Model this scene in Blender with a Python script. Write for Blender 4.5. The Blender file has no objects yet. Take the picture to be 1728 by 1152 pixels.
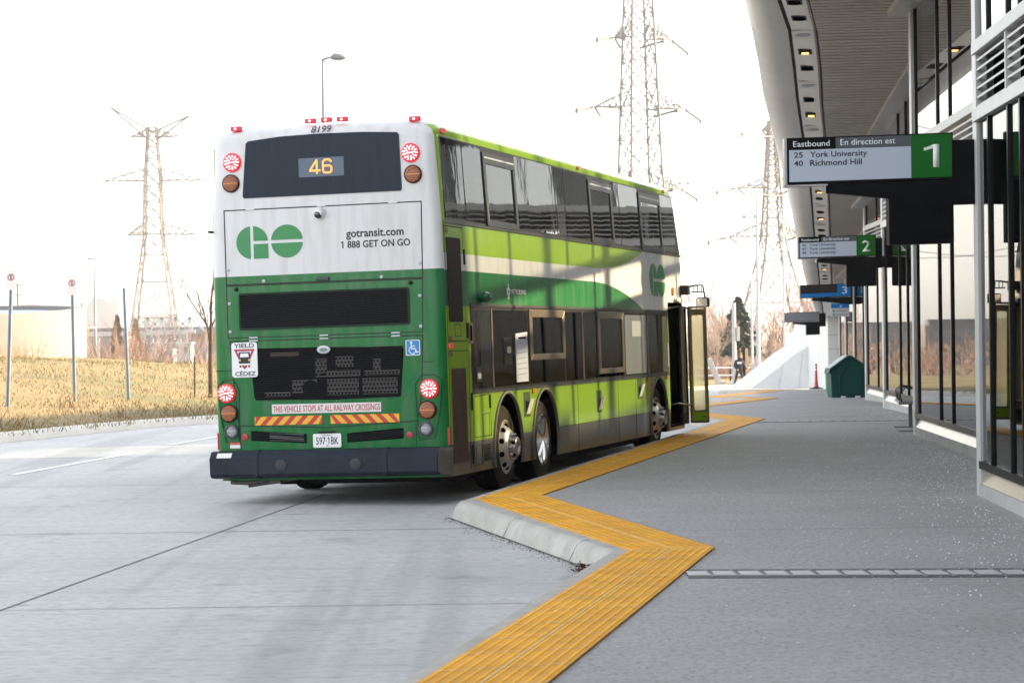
import bpy, bmesh, math, random
from mathutils import Vector, Matrix, noise
random.seed(7)
R = math.radians
sc = bpy.context.scene
col = sc.collection

# ------------------------------------------------------------------ camera
CAMZ = 1.779
def camera():
    cd = bpy.data.cameras.new('camera'); co = bpy.data.objects.new('camera', cd); col.objects.link(co)
    p, r = R(-0.312), R(0.75)
    cp, sp = math.cos(p), math.sin(p)
    F = Vector((0, cp, sp)); U0 = Vector((0, -sp, cp)); R0 = Vector((1, 0, 0))
    X = R0*math.cos(r) - U0*math.sin(r); U = U0*math.cos(r) + R0*math.sin(r)
    m = Matrix((X, U, -F)).transposed().to_4x4(); m.translation = (0, 0, CAMZ)
    co.matrix_world = m
    cd.sensor_width = 36; cd.lens = 4110.7/1728*36
    cd.clip_start = .1; cd.clip_end = 9000
    cd.dof.use_dof = True; cd.dof.focus_distance = 26.5; cd.dof.aperture_fstop = 5.6
    sc.camera = co
camera()

# ------------------------------------------------------------------ light
SUN_AZ, SUN_EL = 72.0, 20.0           # degrees clockwise from +Y (view direction), elevation
def light():
    w = bpy.data.worlds.new('World'); sc.world = w; w.use_nodes = True
    nt = w.node_tree; bg = nt.nodes['Background']
    sky = nt.nodes.new('ShaderNodeTexSky'); sky.sky_type = 'NISHITA'; sky.sun_disc = False
    sky.sun_elevation = R(SUN_EL); sky.sun_rotation = R(SUN_AZ)
    sky.air_density = 1.0; sky.dust_density = 1.4; sky.ozone_density = 1.0
    hs = nt.nodes.new('ShaderNodeHueSaturation'); hs.inputs['Saturation'].default_value = .25
    nt.links.new(sky.outputs[0], hs.inputs['Color']); nt.links.new(hs.outputs[0], bg.inputs[0]); bg.inputs[1].default_value = 0.15
    ld = bpy.data.lights.new('sun', 'SUN'); lo = bpy.data.objects.new('sun', ld); col.objects.link(lo)
    ld.energy = 4.2; ld.angle = R(1.2); ld.color = (1.0, .76, .46)
    d = Vector((math.sin(R(SUN_AZ))*math.cos(R(SUN_EL)), math.cos(R(SUN_AZ))*math.cos(R(SUN_EL)), math.sin(R(SUN_EL))))
    lo.rotation_euler = d.to_track_quat('Z', 'Y').to_euler()
    lo.location = (20, 0, 30)
    sc.view_settings.view_transform = 'Standard'; sc.view_settings.look = 'None'
    sc.view_settings.exposure = 2.15; sc.view_settings.gamma = 1
    sc.cycles.max_bounces = 8; sc.cycles.transparent_max_bounces = 12
    sc.cycles.caustics_reflective = False; sc.cycles.caustics_refractive = False
    sc.cycles.sample_clamp_indirect = 6
light()

# ------------------------------------------------------------------ materials
def lin(c): 
    c /= 255.; return c/12.92 if c <= .04045 else ((c+.055)/1.055)**2.4
def S(r, g, b): return (lin(r), lin(g), lin(b))
MATS = {}
def mat(name, c, rough=.5, metal=0., var=0., vs=3., bump=0., bs=20., coat=0., emit=None, es=0., spec=.5, stretch=(1, 1, 1), vcol=None, detail=6):
    if name in MATS: return MATS[name]
    m = bpy.data.materials.new(name); m.use_nodes = True; nt = m.node_tree
    b = nt.nodes['Principled BSDF']
    b.inputs['Base Color'].default_value = (*c, 1); b.inputs['Roughness'].default_value = rough
    b.inputs['Metallic'].default_value = metal; b.inputs['Coat Weight'].default_value = coat
    b.inputs['Coat Roughness'].default_value = .04
    b.inputs['Specular IOR Level'].default_value = spec
    if emit: b.inputs['Emission Color'].default_value = (*emit, 1); b.inputs['Emission Strength'].default_value = es
    if var or bump:
        tc = nt.nodes.new('ShaderNodeTexCoord'); mp = nt.nodes.new('ShaderNodeMapping')
        nt.links.new(tc.outputs['Object'], mp.inputs[0]); mp.inputs['Scale'].default_value = stretch
    if var:
        n = nt.nodes.new('ShaderNodeTexNoise'); n.inputs['Scale'].default_value = vs; n.inputs['Detail'].default_value = detail
        n.inputs['Roughness'].default_value = .65
        nt.links.new(mp.outputs[0], n.inputs['Vector'])
        r = nt.nodes.new('ShaderNodeValToRGB')
        v2 = vcol if vcol else tuple(x*(1-var) for x in c)
        v1 = c if vcol else tuple(min(1, x*(1+var)) for x in c)
        r.color_ramp.elements[0].position = .32; r.color_ramp.elements[1].position = .68
        r.color_ramp.elements[0].color = (*v2, 1); r.color_ramp.elements[1].color = (*v1, 1)
        nt.links.new(n.outputs['Fac'], r.inputs[0]); nt.links.new(r.outputs[0], b.inputs['Base Color'])
    if bump:
        n2 = nt.nodes.new('ShaderNodeTexNoise'); n2.inputs['Scale'].default_value = bs; n2.inputs['Detail'].default_value = 4
        nt.links.new(mp.outputs[0], n2.inputs['Vector'])
        bp = nt.nodes.new('ShaderNodeBump'); bp.inputs['Strength'].default_value = bump; bp.inputs['Distance'].default_value = .02
        nt.links.new(n2.outputs['Fac'], bp.inputs['Height']); nt.links.new(bp.outputs[0], b.inputs['Normal'])
        if coat: nt.links.new(bp.outputs[0], b.inputs['Coat Normal'])
    MATS[name] = m
    return m

class X:
    """tiny expression helper for shader maths"""
    def __init__(s, nt, sock): s.nt, s.s = nt, sock
    def op(s, o, b=None, c=None):
        n = s.nt.nodes.new('ShaderNodeMath'); n.operation = o
        for i, q in enumerate((s, b, c)):
            if q is None: continue
            if isinstance(q, X): s.nt.links.new(q.s, n.inputs[i])
            else: n.inputs[i].default_value = q
        return X(s.nt, n.outputs[0])
    def gt(s, b): return s.op('GREATER_THAN', b)
    def lt(s, b): return s.op('LESS_THAN', b)
    def __mul__(s, b): return s.op('MULTIPLY', b)
    def __add__(s, b): return s.op('ADD', b)
    def __sub__(s, b): return s.op('SUBTRACT', b)
def mixc(nt, a, b, f):
    n = nt.nodes.new('ShaderNodeMix'); n.data_type = 'RGBA'
    for i, q in ((6, a), (7, b)):
        if isinstance(q, tuple): n.inputs[i].default_value = (*q, 1)
        else: nt.links.new(q, n.inputs[i])
    if isinstance(f, X): nt.links.new(f.s, n.inputs[0])
    elif hasattr(f, 'is_linked'): nt.links.new(f, n.inputs[0])
    else: n.inputs[0].default_value = f
    return n.outputs[2]

C_DKGREEN = (.008, .140, .034); C_LIME = (.25, .43, .012); C_WHITE = (.63, .63, .63); C_SKIRT = (.10, .095, .085)
def livery():
    m = bpy.data.materials.new('bus_livery'); m.use_nodes = True; nt = m.node_tree; b = nt.nodes['Principled BSDF']
    tc = nt.nodes.new('ShaderNodeTexCoord'); sx = nt.nodes.new('ShaderNodeSeparateXYZ'); nt.links.new(tc.outputs['Object'], sx.inputs[0])
    u, v, z = (X(nt, sx.outputs[i]) for i in range(3))
    rear = v.lt(.06)
    t = (v - 6.4).op('DIVIDE', 3.4).op('MAXIMUM', 0).op('POWER', 2.4)
    zU = t*.30 + 2.53
    t2 = (v - 6.5).op('DIVIDE', 3.2).op('MAXIMUM', 0).op('POWER', 2.1)
    zL = (t2*-.34 + 2.356).op('MAXIMUM', 1.995)
    side = mixc(nt, C_SKIRT, C_LIME, z.gt(.585))
    side = mixc(nt, side, C_DKGREEN, z.gt(1.99))
    side = mixc(nt, side, C_WHITE, z.gt(zL))
    side = mixc(nt, side, C_LIME, z.gt(zU))
    side = mixc(nt, side, C_LIME, z.gt(3.6))
    side = mixc(nt, side, C_WHITE, v.gt(11.75)*z.gt(1.995))
    side = mixc(nt, side, C_WHITE, z.gt(3.835))
    rearc = mixc(nt, C_DKGREEN, C_WHITE, z.gt(2.369))
    c = mixc(nt, side, rearc, rear)
    # grime: streaks and dust low on the body
    n = nt.nodes.new('ShaderNodeTexNoise'); mp = nt.nodes.new('ShaderNodeMapping'); mp.inputs['Scale'].default_value = (5, 5, .8)
    nt.links.new(tc.outputs['Object'], mp.inputs[0]); nt.links.new(mp.outputs[0], n.inputs['Vector']); n.inputs['Scale'].default_value = 1.6; n.inputs['Detail'].default_value = 8
    g = X(nt, n.outputs['Fac']).op('SUBTRACT', .47).op('MULTIPLY', 1.0).op('MAXIMUM', 0).op('MINIMUM', .17)
    c = mixc(nt, c, (.22, .21, .19), g)
    nt.links.new(c, b.inputs['Base Color'])
    b.inputs['Roughness'].default_value = .3; b.inputs['Specular IOR Level'].default_value = .2; b.inputs['Coat Weight'].default_value = .25; b.inputs['Coat Roughness'].default_value = .05
    n2 = nt.nodes.new('ShaderNodeTexNoise'); n2.inputs['Scale'].default_value = 1.7; n2.inputs['Detail'].default_value = 2
    nt.links.new(tc.outputs['Object'], n2.inputs['Vector'])
    bp = nt.nodes.new('ShaderNodeBump'); bp.inputs['Strength'].default_value = .35; bp.inputs['Distance'].default_value = .012
    nt.links.new(n2.outputs['Fac'], bp.inputs['Height']); nt.links.new(bp.outputs[0], b.inputs['Normal']); nt.links.new(bp.outputs[0], b.inputs['Coat Normal'])
    return m

def thin_glass(name, tint, refl=1.0, rough=.0, bump=.0):
    """pane that lets sun and sight through and mirrors at grazing angles"""
    m = bpy.data.materials.new(name); m.use_nodes = True; nt = m.node_tree
    nt.nodes.remove(nt.nodes['Principled BSDF'])
    tr = nt.nodes.new('ShaderNodeBsdfTransparent'); tr.inputs[0].default_value = (*tint, 1)
    gl = nt.nodes.new('ShaderNodeBsdfGlossy'); gl.inputs['Roughness'].default_value = rough
    fr = nt.nodes.new('ShaderNodeFresnel'); fr.inputs[0].default_value = 1.62
    mx = nt.nodes.new('ShaderNodeMixShader')
    f = X(nt, fr.outputs[0])*refl
    nt.links.new(f.op('MINIMUM', .97).s, mx.inputs[0]); nt.links.new(tr.outputs[0], mx.inputs[1]); nt.links.new(gl.outputs[0], mx.inputs[2])
    nt.links.new(mx.outputs[0], nt.nodes['Material Output'].inputs[0])
    if bump:
        n = nt.nodes.new('ShaderNodeTexNoise'); n.inputs['Scale'].default_value = .6; n.inputs['Detail'].default_value = 1
        tc = nt.nodes.new('ShaderNodeTexCoord'); nt.links.new(tc.outputs['Object'], n.inputs['Vector'])
        bp = nt.nodes.new('ShaderNodeBump'); bp.inputs['Strength'].default_value = bump; bp.inputs['Distance'].default_value = .01
        nt.links.new(n.outputs['Fac'], bp.inputs['Height']); nt.links.new(bp.outputs[0], gl.inputs['Normal'])
    return m

# ------------------------------------------------------------------ mesh helpers
class MB:
    def __init__(s): s.v, s.f, s.m = [], [], []
    def add(s, vs, fs, m=0):
        o = len(s.v); s.v += [tuple(q) for q in vs]; s.f += [tuple(i+o for i in q) for q in fs]; s.m += [m]*len(fs); return s
    def box(s, x0, x1, y0, y1, z0, z1, m=0):
        return s.add([(x0,y0,z0),(x1,y0,z0),(x1,y1,z0),(x0,y1,z0),(x0,y0,z1),(x1,y0,z1),(x1,y1,z1),(x0,y1,z1)],
              [(0,3,2,1),(4,5,6,7),(0,1,5,4),(1,2,6,5),(2,3,7,6),(3,0,4,7)], m)
    def bar(s, p, q, w, h=None, m=0, up=(0, 0, 1)):
        p, q = Vector(p), Vector(q); d = (q-p)
        if d.length < 1e-6: return s
        d.normalize(); up = Vector(up)
        a = d.cross(up)
        if a.length < 1e-3: a = d.cross(Vector((1, 0, 0)))
        a.normalize(); b = a.cross(d); h = w if h is None else h
        a *= w/2; b *= h/2
        vs = [p-a-b, p+a-b, p+a+b, p-a+b, q-a-b, q+a-b, q+a+b, q-a+b]
        return s.add(vs, [(0,1,2,3),(7,6,5,4),(0,4,5,1),(1,5,6,2),(2,6,7,3),(3,7,4,0)], m)
    def tube(s, pts, rad, n=6, m=0, caps=True):
        pts = [Vector(p) for p in pts]
        if not isinstance(rad, (list, tuple)): rad = [rad]*len(pts)
        vs, fs = [], []; a = None
        for i, p in enumerate(pts):
            d = (pts[min(i+1, len(pts)-1)]-pts[max(i-1, 0)])
            d = d.normalized() if d.length > 1e-9 else Vector((0, 0, 1))
            if a is None:
                a = d.orthogonal().normalized()
            else:
                a = (a - d*a.dot(d)); a = a.normalized() if a.length > 1e-6 else d.orthogonal().normalized()
            b = d.cross(a)
            for k in range(n):
                t = 2*math.pi*k/n; vs.append(p + (a*math.cos(t)+b*math.sin(t))*rad[i])
        for i in range(len(pts)-1):
            for k in range(n):
                k2 = (k+1) % n; fs.append((i*n+k, i*n+k2, (i+1)*n+k2, (i+1)*n+k))
        if caps: fs.append(tuple(range(n-1, -1, -1))); fs.append(tuple((len(pts)-1)*n+k for k in range(n)))
        return s.add(vs, fs, m)
    def prism(s, pts, fr, n0, n1, m=0):
        k = len(pts)
        vs = [fr(a, b, n0) for a, b in pts]+[fr(a, b, n1) for a, b in pts]
        fs = [tuple(range(k-1, -1, -1)), tuple(range(k, 2*k))]+[(i, (i+1) % k, k+(i+1) % k, k+i) for i in range(k)]
        return s.add(vs, fs, m)
    def lathe(s, prof, o, ax, n=24, m=0):
        o, ax = Vector(o), Vector(ax).normalized(); a = ax.orthogonal().normalized(); b = ax.cross(a)
        vs, fs = [], []
        for r, h in prof:
            for k in range(n):
                t = 2*math.pi*k/n; vs.append(o+ax*h+(a*math.cos(t)+b*math.sin(t))*max(r, 1e-4))
        for i in range(len(prof)-1):
            for k in range(n):
                k2 = (k+1) % n; fs.append((i*n+k, i*n+k2, (i+1)*n+k2, (i+1)*n+k))
        return s.add(vs, fs, m)
    def build(s, name, mats, parent=None, smooth=None, fix=True, bevel=0.):
        me = bpy.data.meshes.new(name); me.from_pydata(s.v, [], s.f)
        if not isinstance(mats, (list, tuple)): mats = [mats]
        for q in mats: me.materials.append(q)
        me.polygons.foreach_set('material_index', s.m)
        if fix:
            bm = bmesh.new(); bm.from_mesh(me); bmesh.ops.recalc_face_normals(bm, faces=bm.faces); bm.to_mesh(me); bm.free()
        if smooth:
            me.polygons.foreach_set('use_smooth', [True]*len(me.polygons)); me.set_sharp_from_angle(angle=R(smooth))
        me.update()
        o = bpy.data.objects.new(name, me); col.objects.link(o)
        if parent: o.parent = parent
        if bevel:
            b = o.modifiers.new('bevel', 'BEVEL'); b.width = bevel; b.segments = 2; b.limit_method = 'ANGLE'
        return o
def tag(o, label=None, cat=None, group=None, kind=None):
    if label: o['label'] = label
    if cat: o['category'] = cat
    if group: o['group'] = group
    if kind: o['kind'] = kind
    return o
def empty(name, loc, label, cat, group=None, rot=None):
    o = bpy.data.objects.new(name, None); col.objects.link(o); o.location = loc; o.empty_display_size = .2
    if rot: o.rotation_euler = rot
    return tag(o, label, cat, group)
def struct(o): return tag(o, kind='structure')
def copy_tree(o, parent=None):
    c = o.copy(); col.objects.link(c); c.parent = parent
    for ch in list(o.children): copy_tree(ch, c)
    return c
def rrect(x0, x1, z0, z1, r=.02, n=3):
    p = []
    for cx, cz, a in ((x1-r, z1-r, 0), (x0+r, z1-r, 90), (x0+r, z0+r, 180), (x1-r, z0+r, 270)):
        for k in range(n+1):
            t = R(a+90*k/n); p.append((cx+r*math.cos(t), cz+r*math.sin(t)))
    return p
def disc(cx, cz, r, n=24, a0=0, a1=360):
    full = abs(a1-a0) >= 360
    return [(cx+r*math.cos(R(a0+(a1-a0)*k/(n if full else n-1))), cz+r*math.sin(R(a0+(a1-a0)*k/(n if full else n-1)))) for k in range(n)]
def text(name, s, box, fr, n0, m, parent, bold=0., shear=0., th=.002, align_fit=True):
    cu = bpy.data.curves.new('letters', 'FONT'); cu.body = s; cu.size = 1; cu.offset = bold; cu.shear = shear; cu.resolution_u = 3
    ob = bpy.data.objects.new('letters', cu); col.objects.link(ob)
    dg = bpy.context.evaluated_depsgraph_get(); dg.update()
    me = bpy.data.meshes.new_from_object(ob.evaluated_get(dg))
    bpy.data.objects.remove(ob); bpy.data.curves.remove(cu)
    xs = [v.co.x for v in me.vertices]; ys = [v.co.y for v in me.vertices]
    x0, x1, z0, z1 = box
    flags = []
    if '1' in s:
        bm0 = bmesh.new(); bm0.from_mesh(me); bmesh.ops.remove_doubles(bm0, verts=bm0.verts[:], dist=1e-5); seen = set(); Hh = max(ys)-min(ys)
        for v0 in bm0.verts:
            if v0 in seen: continue
            st, isl = [v0], []
            while st:
                q = st.pop()
                if q in seen: continue
                seen.add(q); isl.append(q)
                st += [e.other_vert(q) for e in q.link_edges]
            ix = [q.co.x for q in isl]; iy = [q.co.y for q in isl]
            if len(isl) <= 8 and max(iy)-min(iy) > .6*Hh and max(ix)-min(ix) < .3*Hh: flags.append((min(ix), max(ix), max(iy), max(iy)-min(iy)))
        bm0.free(); bm0 = bmesh.new(); bm0.from_mesh(me)
        for a, b, t, h in flags:
            w = b-a; f = min(w*1.5, .30*h)
            bm0.faces.new([bm0.verts.new((x_, y_, 0)) for x_, y_ in ((a+.001, t), (a+.001, t-.17*h), (a-f, t-.27*h), (a-f, t-.14*h), (a-f*.45, t-.085*h))])
        bm0.to_mesh(me); bm0.free()
        xs = [v.co.x for v in me.vertices]; ys = [v.co.y for v in me.vertices]
    sx = (x1-x0)/(max(xs)-min(xs)); sy = (z1-z0)/(max(ys)-min(ys))
    bx, by = min(xs), min(ys)
    bm = bmesh.new(); bm.from_mesh(me)
    for v in bm.verts:
        v.co = Vector(fr(x0+(v.co.x-bx)*sx, z0+(v.co.y-by)*sy, n0+th))
    r = bmesh.ops.extrude_face_region(bm, geom=bm.faces[:])
    nrm = Vector(fr(0, 1, -th))-Vector(fr(0, 1, 0))
    for e in r['geom']:
        if isinstance(e, bmesh.types.BMVert): e.co += nrm
    bmesh.ops.recalc_face_normals(bm, faces=bm.faces)
    bm.to_mesh(me); bm.free()
    me.name = name; me.materials.clear(); me.materials.append(m)
    for p in me.polygons: p.material_index = 0
    o = bpy.data.objects.new(name, me); col.objects.link(o); o.parent = parent
    return o
def smst(a, b, x):
    t = max(0, min(1, (x-a)/(b-a))); return t*t*(3-2*t)

# ------------------------------------------------------------------ ground levels
def gz(y):
    """road level: flat by the bus, then falling gently away"""
    if y < 43: return 0.
    if y < 49: return -.0185*(y-43)**2/12
    if y < 140: return -.0185*(y-46)
    return -.0185*94
# common materials
M_CONC = mat('concrete_pale', (.44, .45, .45), .75, var=.10, vs=1.2, bump=.15, bs=40)
M_ALU = mat('aluminium', (.44, .44, .44), .45, .2, var=.06, vs=2)
M_BLACK = mat('black_metal', (.006, .006, .0065), .4, spec=.2)
M_WHITEP = mat('white_panel', (.70, .70, .69), .45, var=.04, vs=.8)
M_RUBBER = mat('rubber', (.010, .0095, .009), .8, spec=.2, var=.3, vs=9, bump=.2, bs=30)
M_TIRE = mat('sidewall_sunlit', (.055, .044, .032), .85, var=.35, vs=7, vcol=(.03, .026, .022), bump=.2, bs=40, spec=.15); M_TREAD = mat('tread_shaded', (.008, .0075, .007), .9, spec=.1)  # sidewall colour carries the golden sun, tread the black shade below the bus
M_STEEL = mat('galvanised_steel', (.42, .44, .46), .45, .6, var=.12, vs=6)
M_YELLOW = mat('tactile_yellow', (.93, .485, .016), .65, var=.16, vs=3.2, bump=.1, bs=60, vcol=(.70, .345, .018), spec=.3)

def road_material():
    m = bpy.data.materials.new('road_concrete'); m.use_nodes = True; nt = m.node_tree; b = nt.nodes['Principled BSDF']
    tc = nt.nodes.new('ShaderNodeTexCoord')
    def nz(scale, stretch, det=8, rough=.6):
        mp = nt.nodes.new('ShaderNodeMapping'); mp.inputs['Scale'].default_value = stretch
        n = nt.nodes.new('ShaderNodeTexNoise'); n.inputs['Scale'].default_value = scale; n.inputs['Detail'].default_value = det; n.inputs['Roughness'].default_value = rough
        nt.links.new(tc.outputs['Object'], mp.inputs[0]); nt.links.new(mp.outputs[0], n.inputs['Vector']); return X(nt, n.outputs['Fac'])
    big = nz(.35, (1, .7, 1)); fine = nz(30, (.35, 1, 1), 6); streak = nz(3.5, (.25, 2.2, 1), 8, .7)
    c = mixc(nt, (.41, .415, .412), (.55, .548, .54), big.op('SUBTRACT', .3).op('MULTIPLY', 2.2).op('MAXIMUM', 0).op('MINIMUM', 1))
    c = mixc(nt, c, (.22, .225, .23), (fine - .48).op('MULTIPLY', 4.2).op('MAXIMUM', 0).op('MINIMUM', .5))
    c = mixc(nt, c, (.20, .20, .20), (streak - .52).op('MULTIPLY', 3.0).op('MAXIMUM', 0).op('MINIMUM', .5))
    stain = nz(.9, (1, 1, 1), 3)
    c = mixc(nt, c, (.12, .12, .12), (stain - .62).op('MULTIPLY', 4).op('MAXIMUM', 0).op('MINIMUM', .4))
    spot = nz(2.6, (1, 1, 1), 2); c = mixc(nt, c, (.10, .10, .10), (spot - .72).op('MULTIPLY', 12).op('MAXIMUM', 0).op('MINIMUM', .5))
    rt = nt.nodes.new('ShaderNodeMapping'); rt.inputs['Rotation'].default_value = (0, 0, R(13)); rt.inputs['Scale'].default_value = (1.1, .035, 1)
    tn = nt.nodes.new('ShaderNodeTexNoise'); tn.inputs['Scale'].default_value = 1.6; tn.inputs['Detail'].default_value = 5
    nt.links.new(tc.outputs['Object'], rt.inputs[0]); nt.links.new(rt.outputs[0], tn.inputs['Vector'])
    c = mixc(nt, c, (.20, .20, .20), (X(nt, tn.outputs['Fac']) - .54).op('MULTIPLY', 3.5).op('MAXIMUM', 0).op('MINIMUM', .32))     # tyre tracks along the lane
    nt.links.new(c, b.inputs['Base Color']); b.inputs['Roughness'].default_value = .72
    bp = nt.nodes.new('ShaderNodeBump'); bp.inputs['Strength'].default_value = .35; bp.inputs['Distance'].default_value = .01
    nt.links.new(fine.s, bp.inputs['Height']); nt.links.new(bp.outputs[0], b.inputs['Normal'])
    return m
def platform_material():
    m = bpy.data.materials.new('platform_concrete'); m.use_nodes = True; nt = m.node_tree; b = nt.nodes['Principled BSDF']
    tc = nt.nodes.new('ShaderNodeTexCoord')
    def nz(scale, stretch=(1, 1, 1), det=6, rough=.6):
        mp = nt.nodes.new('ShaderNodeMapping'); mp.inputs['Scale'].default_value = stretch
        n = nt.nodes.new('ShaderNodeTexNoise'); n.inputs['Scale'].default_value = scale; n.inputs['Detail'].default_value = det; n.inputs['Roughness'].default_value = rough
        nt.links.new(tc.outputs['Object'], mp.inputs[0]); nt.links.new(mp.outputs[0], n.inputs['Vector']); return X(nt, n.outputs['Fac'])
    big = nz(.5); fine = nz(26, (1, .8, 1), 5, .85); mid = nz(5, (.5, 1.4, 1), 8, .75); speck = nz(140, (1, 1, 1), 2)
    c = mixc(nt, (.33, .325, .32), (.43, .425, .42), (big - .3)*2.2)
    c = mixc(nt, c, (.12, .12, .12), (fine - .48).op('MULTIPLY', 5.0).op('MAXIMUM', 0).op('MINIMUM', .6))
    c = mixc(nt, c, (.52, .52, .52), (mid - .55).op('MULTIPLY', 3.).op('MAXIMUM', 0).op('MINIMUM', .4))
    c = mixc(nt, c, (.5, .5, .52), (speck - .66).op('MULTIPLY', 8).op('MAXIMUM', 0).op('MINIMUM', .7))
    sp = nz(9, (1, 1, 1), 2); c = mixc(nt, c, (.05, .05, .05), (sp - .74).op('MULTIPLY', 20).op('MAXIMUM', 0).op('MINIMUM', .6))
    nt.links.new(c, b.inputs['Base Color']); b.inputs['Roughness'].default_value = .8
    bp = nt.nodes.new('ShaderNodeBump'); bp.inputs['Strength'].default_value = .5; bp.inputs['Distance'].default_value = .01
    nt.links.new(fine.s, bp.inputs['Height']); nt.links.new(bp.outputs[0], b.inputs['Normal'])
    return m
M_PLAT = platform_material()
M_ROAD = road_material()

# ------------------------------------------------------------------ ground
YS = [-40, -20, -5, 0, 5, 10, 14, 18, 22, 26, 30, 34, 38, 41, 43, 45, 47, 49, 53, 58, 64, 70, 80, 90, 100, 110, 120, 130, 140]
# kerb-side edge of the yellow strip: sawtooth bays
PITCH = (2.89, 24.3)
def saw(a0, b0):
    out = []
    for k in range(-1, 4):
        out.append((a0[0]+PITCH[0]*k, a0[1]+PITCH[1]*k)); out.append((b0[0]+PITCH[0]*k, b0[1]+PITCH[1]*k))
    return out
LEFT = saw((.83, 17.66), (-.36, 23.2))          # A (inner notch), B (outer corner)
RIGHT = saw((1.46, 17.81), (.27, 23.62))
KERB = saw((.72, 17.72), (-.50, 23.02))
LEFT[1] = (-2.89, -1.1); RIGHT[1] = (-2.18, -.68); KERB[1] = (-2.95, -1.28)      # the nearest bay is a little straighter
def densify(p, step=1.0):
    out = []
    for a, b in zip(p[:-1], p[1:]):
        L = math.dist(a, b); n = max(1, int(L/step))
        out += [(a[0]+(b[0]-a[0])*i/n, a[1]+(b[1]-a[1])*i/n) for i in range(n)]
    return out+[p[-1]]
VERGE = [(-21.5, -6), (-17, 10), (-12.7, 25.6), (-8.56, 40.6), (-6.1, 49.5), (-2.9, 62), (1.7, 82), (6.4, 105), (9.6, 124), (13, 134), (20, 138), (60, 141)]
def hill(d, y):
    return 1.5*(1-math.exp(-(max(d, 0)/8)**1.6))*(1-smst(72, 105, y))
def ground():
    # carriageway, one sheet
    mb = MB(); xs = [-40, 0, 40]
    for y in YS:
        for x in xs: mb.v.append((x, y, gz(y)))
    nx = len(xs)
    for j in range(len(YS)-1):
        for i in range(nx-1):
            mb.f.append((j*nx+i, j*nx+i+1, (j+1)*nx+i+1, (j+1)*nx+i)); mb.m.append(0)
    struct(mb.build('road', M_ROAD))
    # land to the horizon
    mb = MB()
    gx = [-4500, -1500, -500, -200, -90, -40, 0, 40, 90, 200, 500, 1500, 4500]; gy = [-900, -200, -50, 60, 134, 160, 220, 320, 500, 900, 2000, 4500, 8000]
    for y in gy:
        for x in gx:
            z = -2.2 - (3.2*smst(140, 330, y))
            if 130 < y < 150: z = -2.2
            mb.v.append((x, y, z))
    nx = len(gx)
    for j in range(len(gy)-1):
        for i in range(nx-1):
            mb.f.append((j*nx+i, j*nx+i+1, (j+1)*nx+i+1, (j+1)*nx+i)); mb.m.append(0)
    struct(mb.build('terrain', mat('dry_field', (.20, .145, .07), .95, var=.3, vs=.15, vcol=(.11, .10, .05))))
    # verge with the grass bank
    P = densify(VERGE, 1.2); ds = [0, .3, .8, 1.5, 2.3, 3.2, 4.2, 5.4, 6.8, 8.5, 10.5, 13, 16, 20, 26, 34, 46, 62]
    mb = MB(); rows = []
    for i, p in enumerate(P):
        a, b = P[max(i-4, 0)], P[min(i+4, len(P)-1)]
        t = Vector((b[0]-a[0], b[1]-a[1])).normalized(); n = Vector((-t.y, t.x))
        rows.append((p, n))
        for d in ds:
            x, y = p[0]+n.x*d, p[1]+n.y*d
            bump = .10*noise.noise((x*.35, y*.35, 1))*min(1, d/3)+.05*noise.noise((x*1.3, y*1.3, 5))*min(1, d/2)
            z = gz(p[1])+.13+hill(d, p[1])+bump
            z -= 3.6*smst(26, 62, d)
            mb.v.append((x, y, z))
    k = len(ds)
    for i in range(len(P)-1):
        for j in range(k-1):
            mb.f.append((i*k+j, (i+1)*k+j, (i+1)*k+j+1, i*k+j+1)); mb.m.append(0)
    gm = bpy.data.materials.new('autumn_grass'); gm.use_nodes = True; nt = gm.node_tree; b = nt.nodes['Principled BSDF']
    tc = nt.nodes.new('ShaderNodeTexCoord')
    n1 = nt.nodes.new('ShaderNodeTexNoise'); n1.inputs['Scale'].default_value = .28; n1.inputs['Detail'].default_value = 5
    n2 = nt.nodes.new('ShaderNodeTexNoise'); n2.inputs['Scale'].default_value = 5; n2.inputs['Detail'].default_value = 8; n2.inputs['Roughness'].default_value = .75
    for q in (n1, n2): nt.links.new(tc.outputs['Object'], q.inputs['Vector'])
    c = mixc(nt, (.225, .17, .082), (.125, .128, .052), (X(nt, n1.outputs['Fac'])-.42).op('MULTIPLY', 4).op('MAXIMUM', 0).op('MINIMUM', 1))
    c = mixc(nt, c, (.12, .10, .04), (X(nt, n2.outputs['Fac'])-.5).op('MULTIPLY', 2).op('MAXIMUM', 0).op('MINIMUM', .35))
    nt.links.new(c, b.inputs['Base Color']); b.inputs['Roughness'].default_value = .95
    bp = nt.nodes.new('ShaderNodeBump'); bp.inputs['Strength'].default_value = .7; bp.inputs['Distance'].default_value = .06
    nt.links.new(n2.outputs['Fac'], bp.inputs['Height']); nt.links.new(bp.outputs[0], b.inputs['Normal'])
    o = mb.build('grass_bank', gm, smooth=60, fix=False); struct(o)
    # verge kerb
    mb = MB(); prof = [(.02, -.1), (-.30, -.1), (-.30, .012), (-.22, .02), (-.17, .13), (-.12, .155), (.02, .155)]
    for p, n in rows:
        for d, z in prof: mb.v.append((p[0]+n.x*d, p[1]+n.y*d, gz(p[1])+z))
    k = len(prof)
    for i in range(len(rows)-1):
        for j in range(k-1): mb.f.append((i*k+j, i*k+j+1, (i+1)*k+j+1, (i+1)*k+j)); mb.m.append(0)
    struct(mb.build('verge_kerb', mat('kerb_concrete', (.50, .48, .44), .8, var=.12, vs=2, bump=.2, bs=30), smooth=40))
    # grass blades and tufts
    mb = MB(); rnd = random.Random(3)
    vis = [r for r in rows if 34 < r[0][1] < 80]
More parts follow.
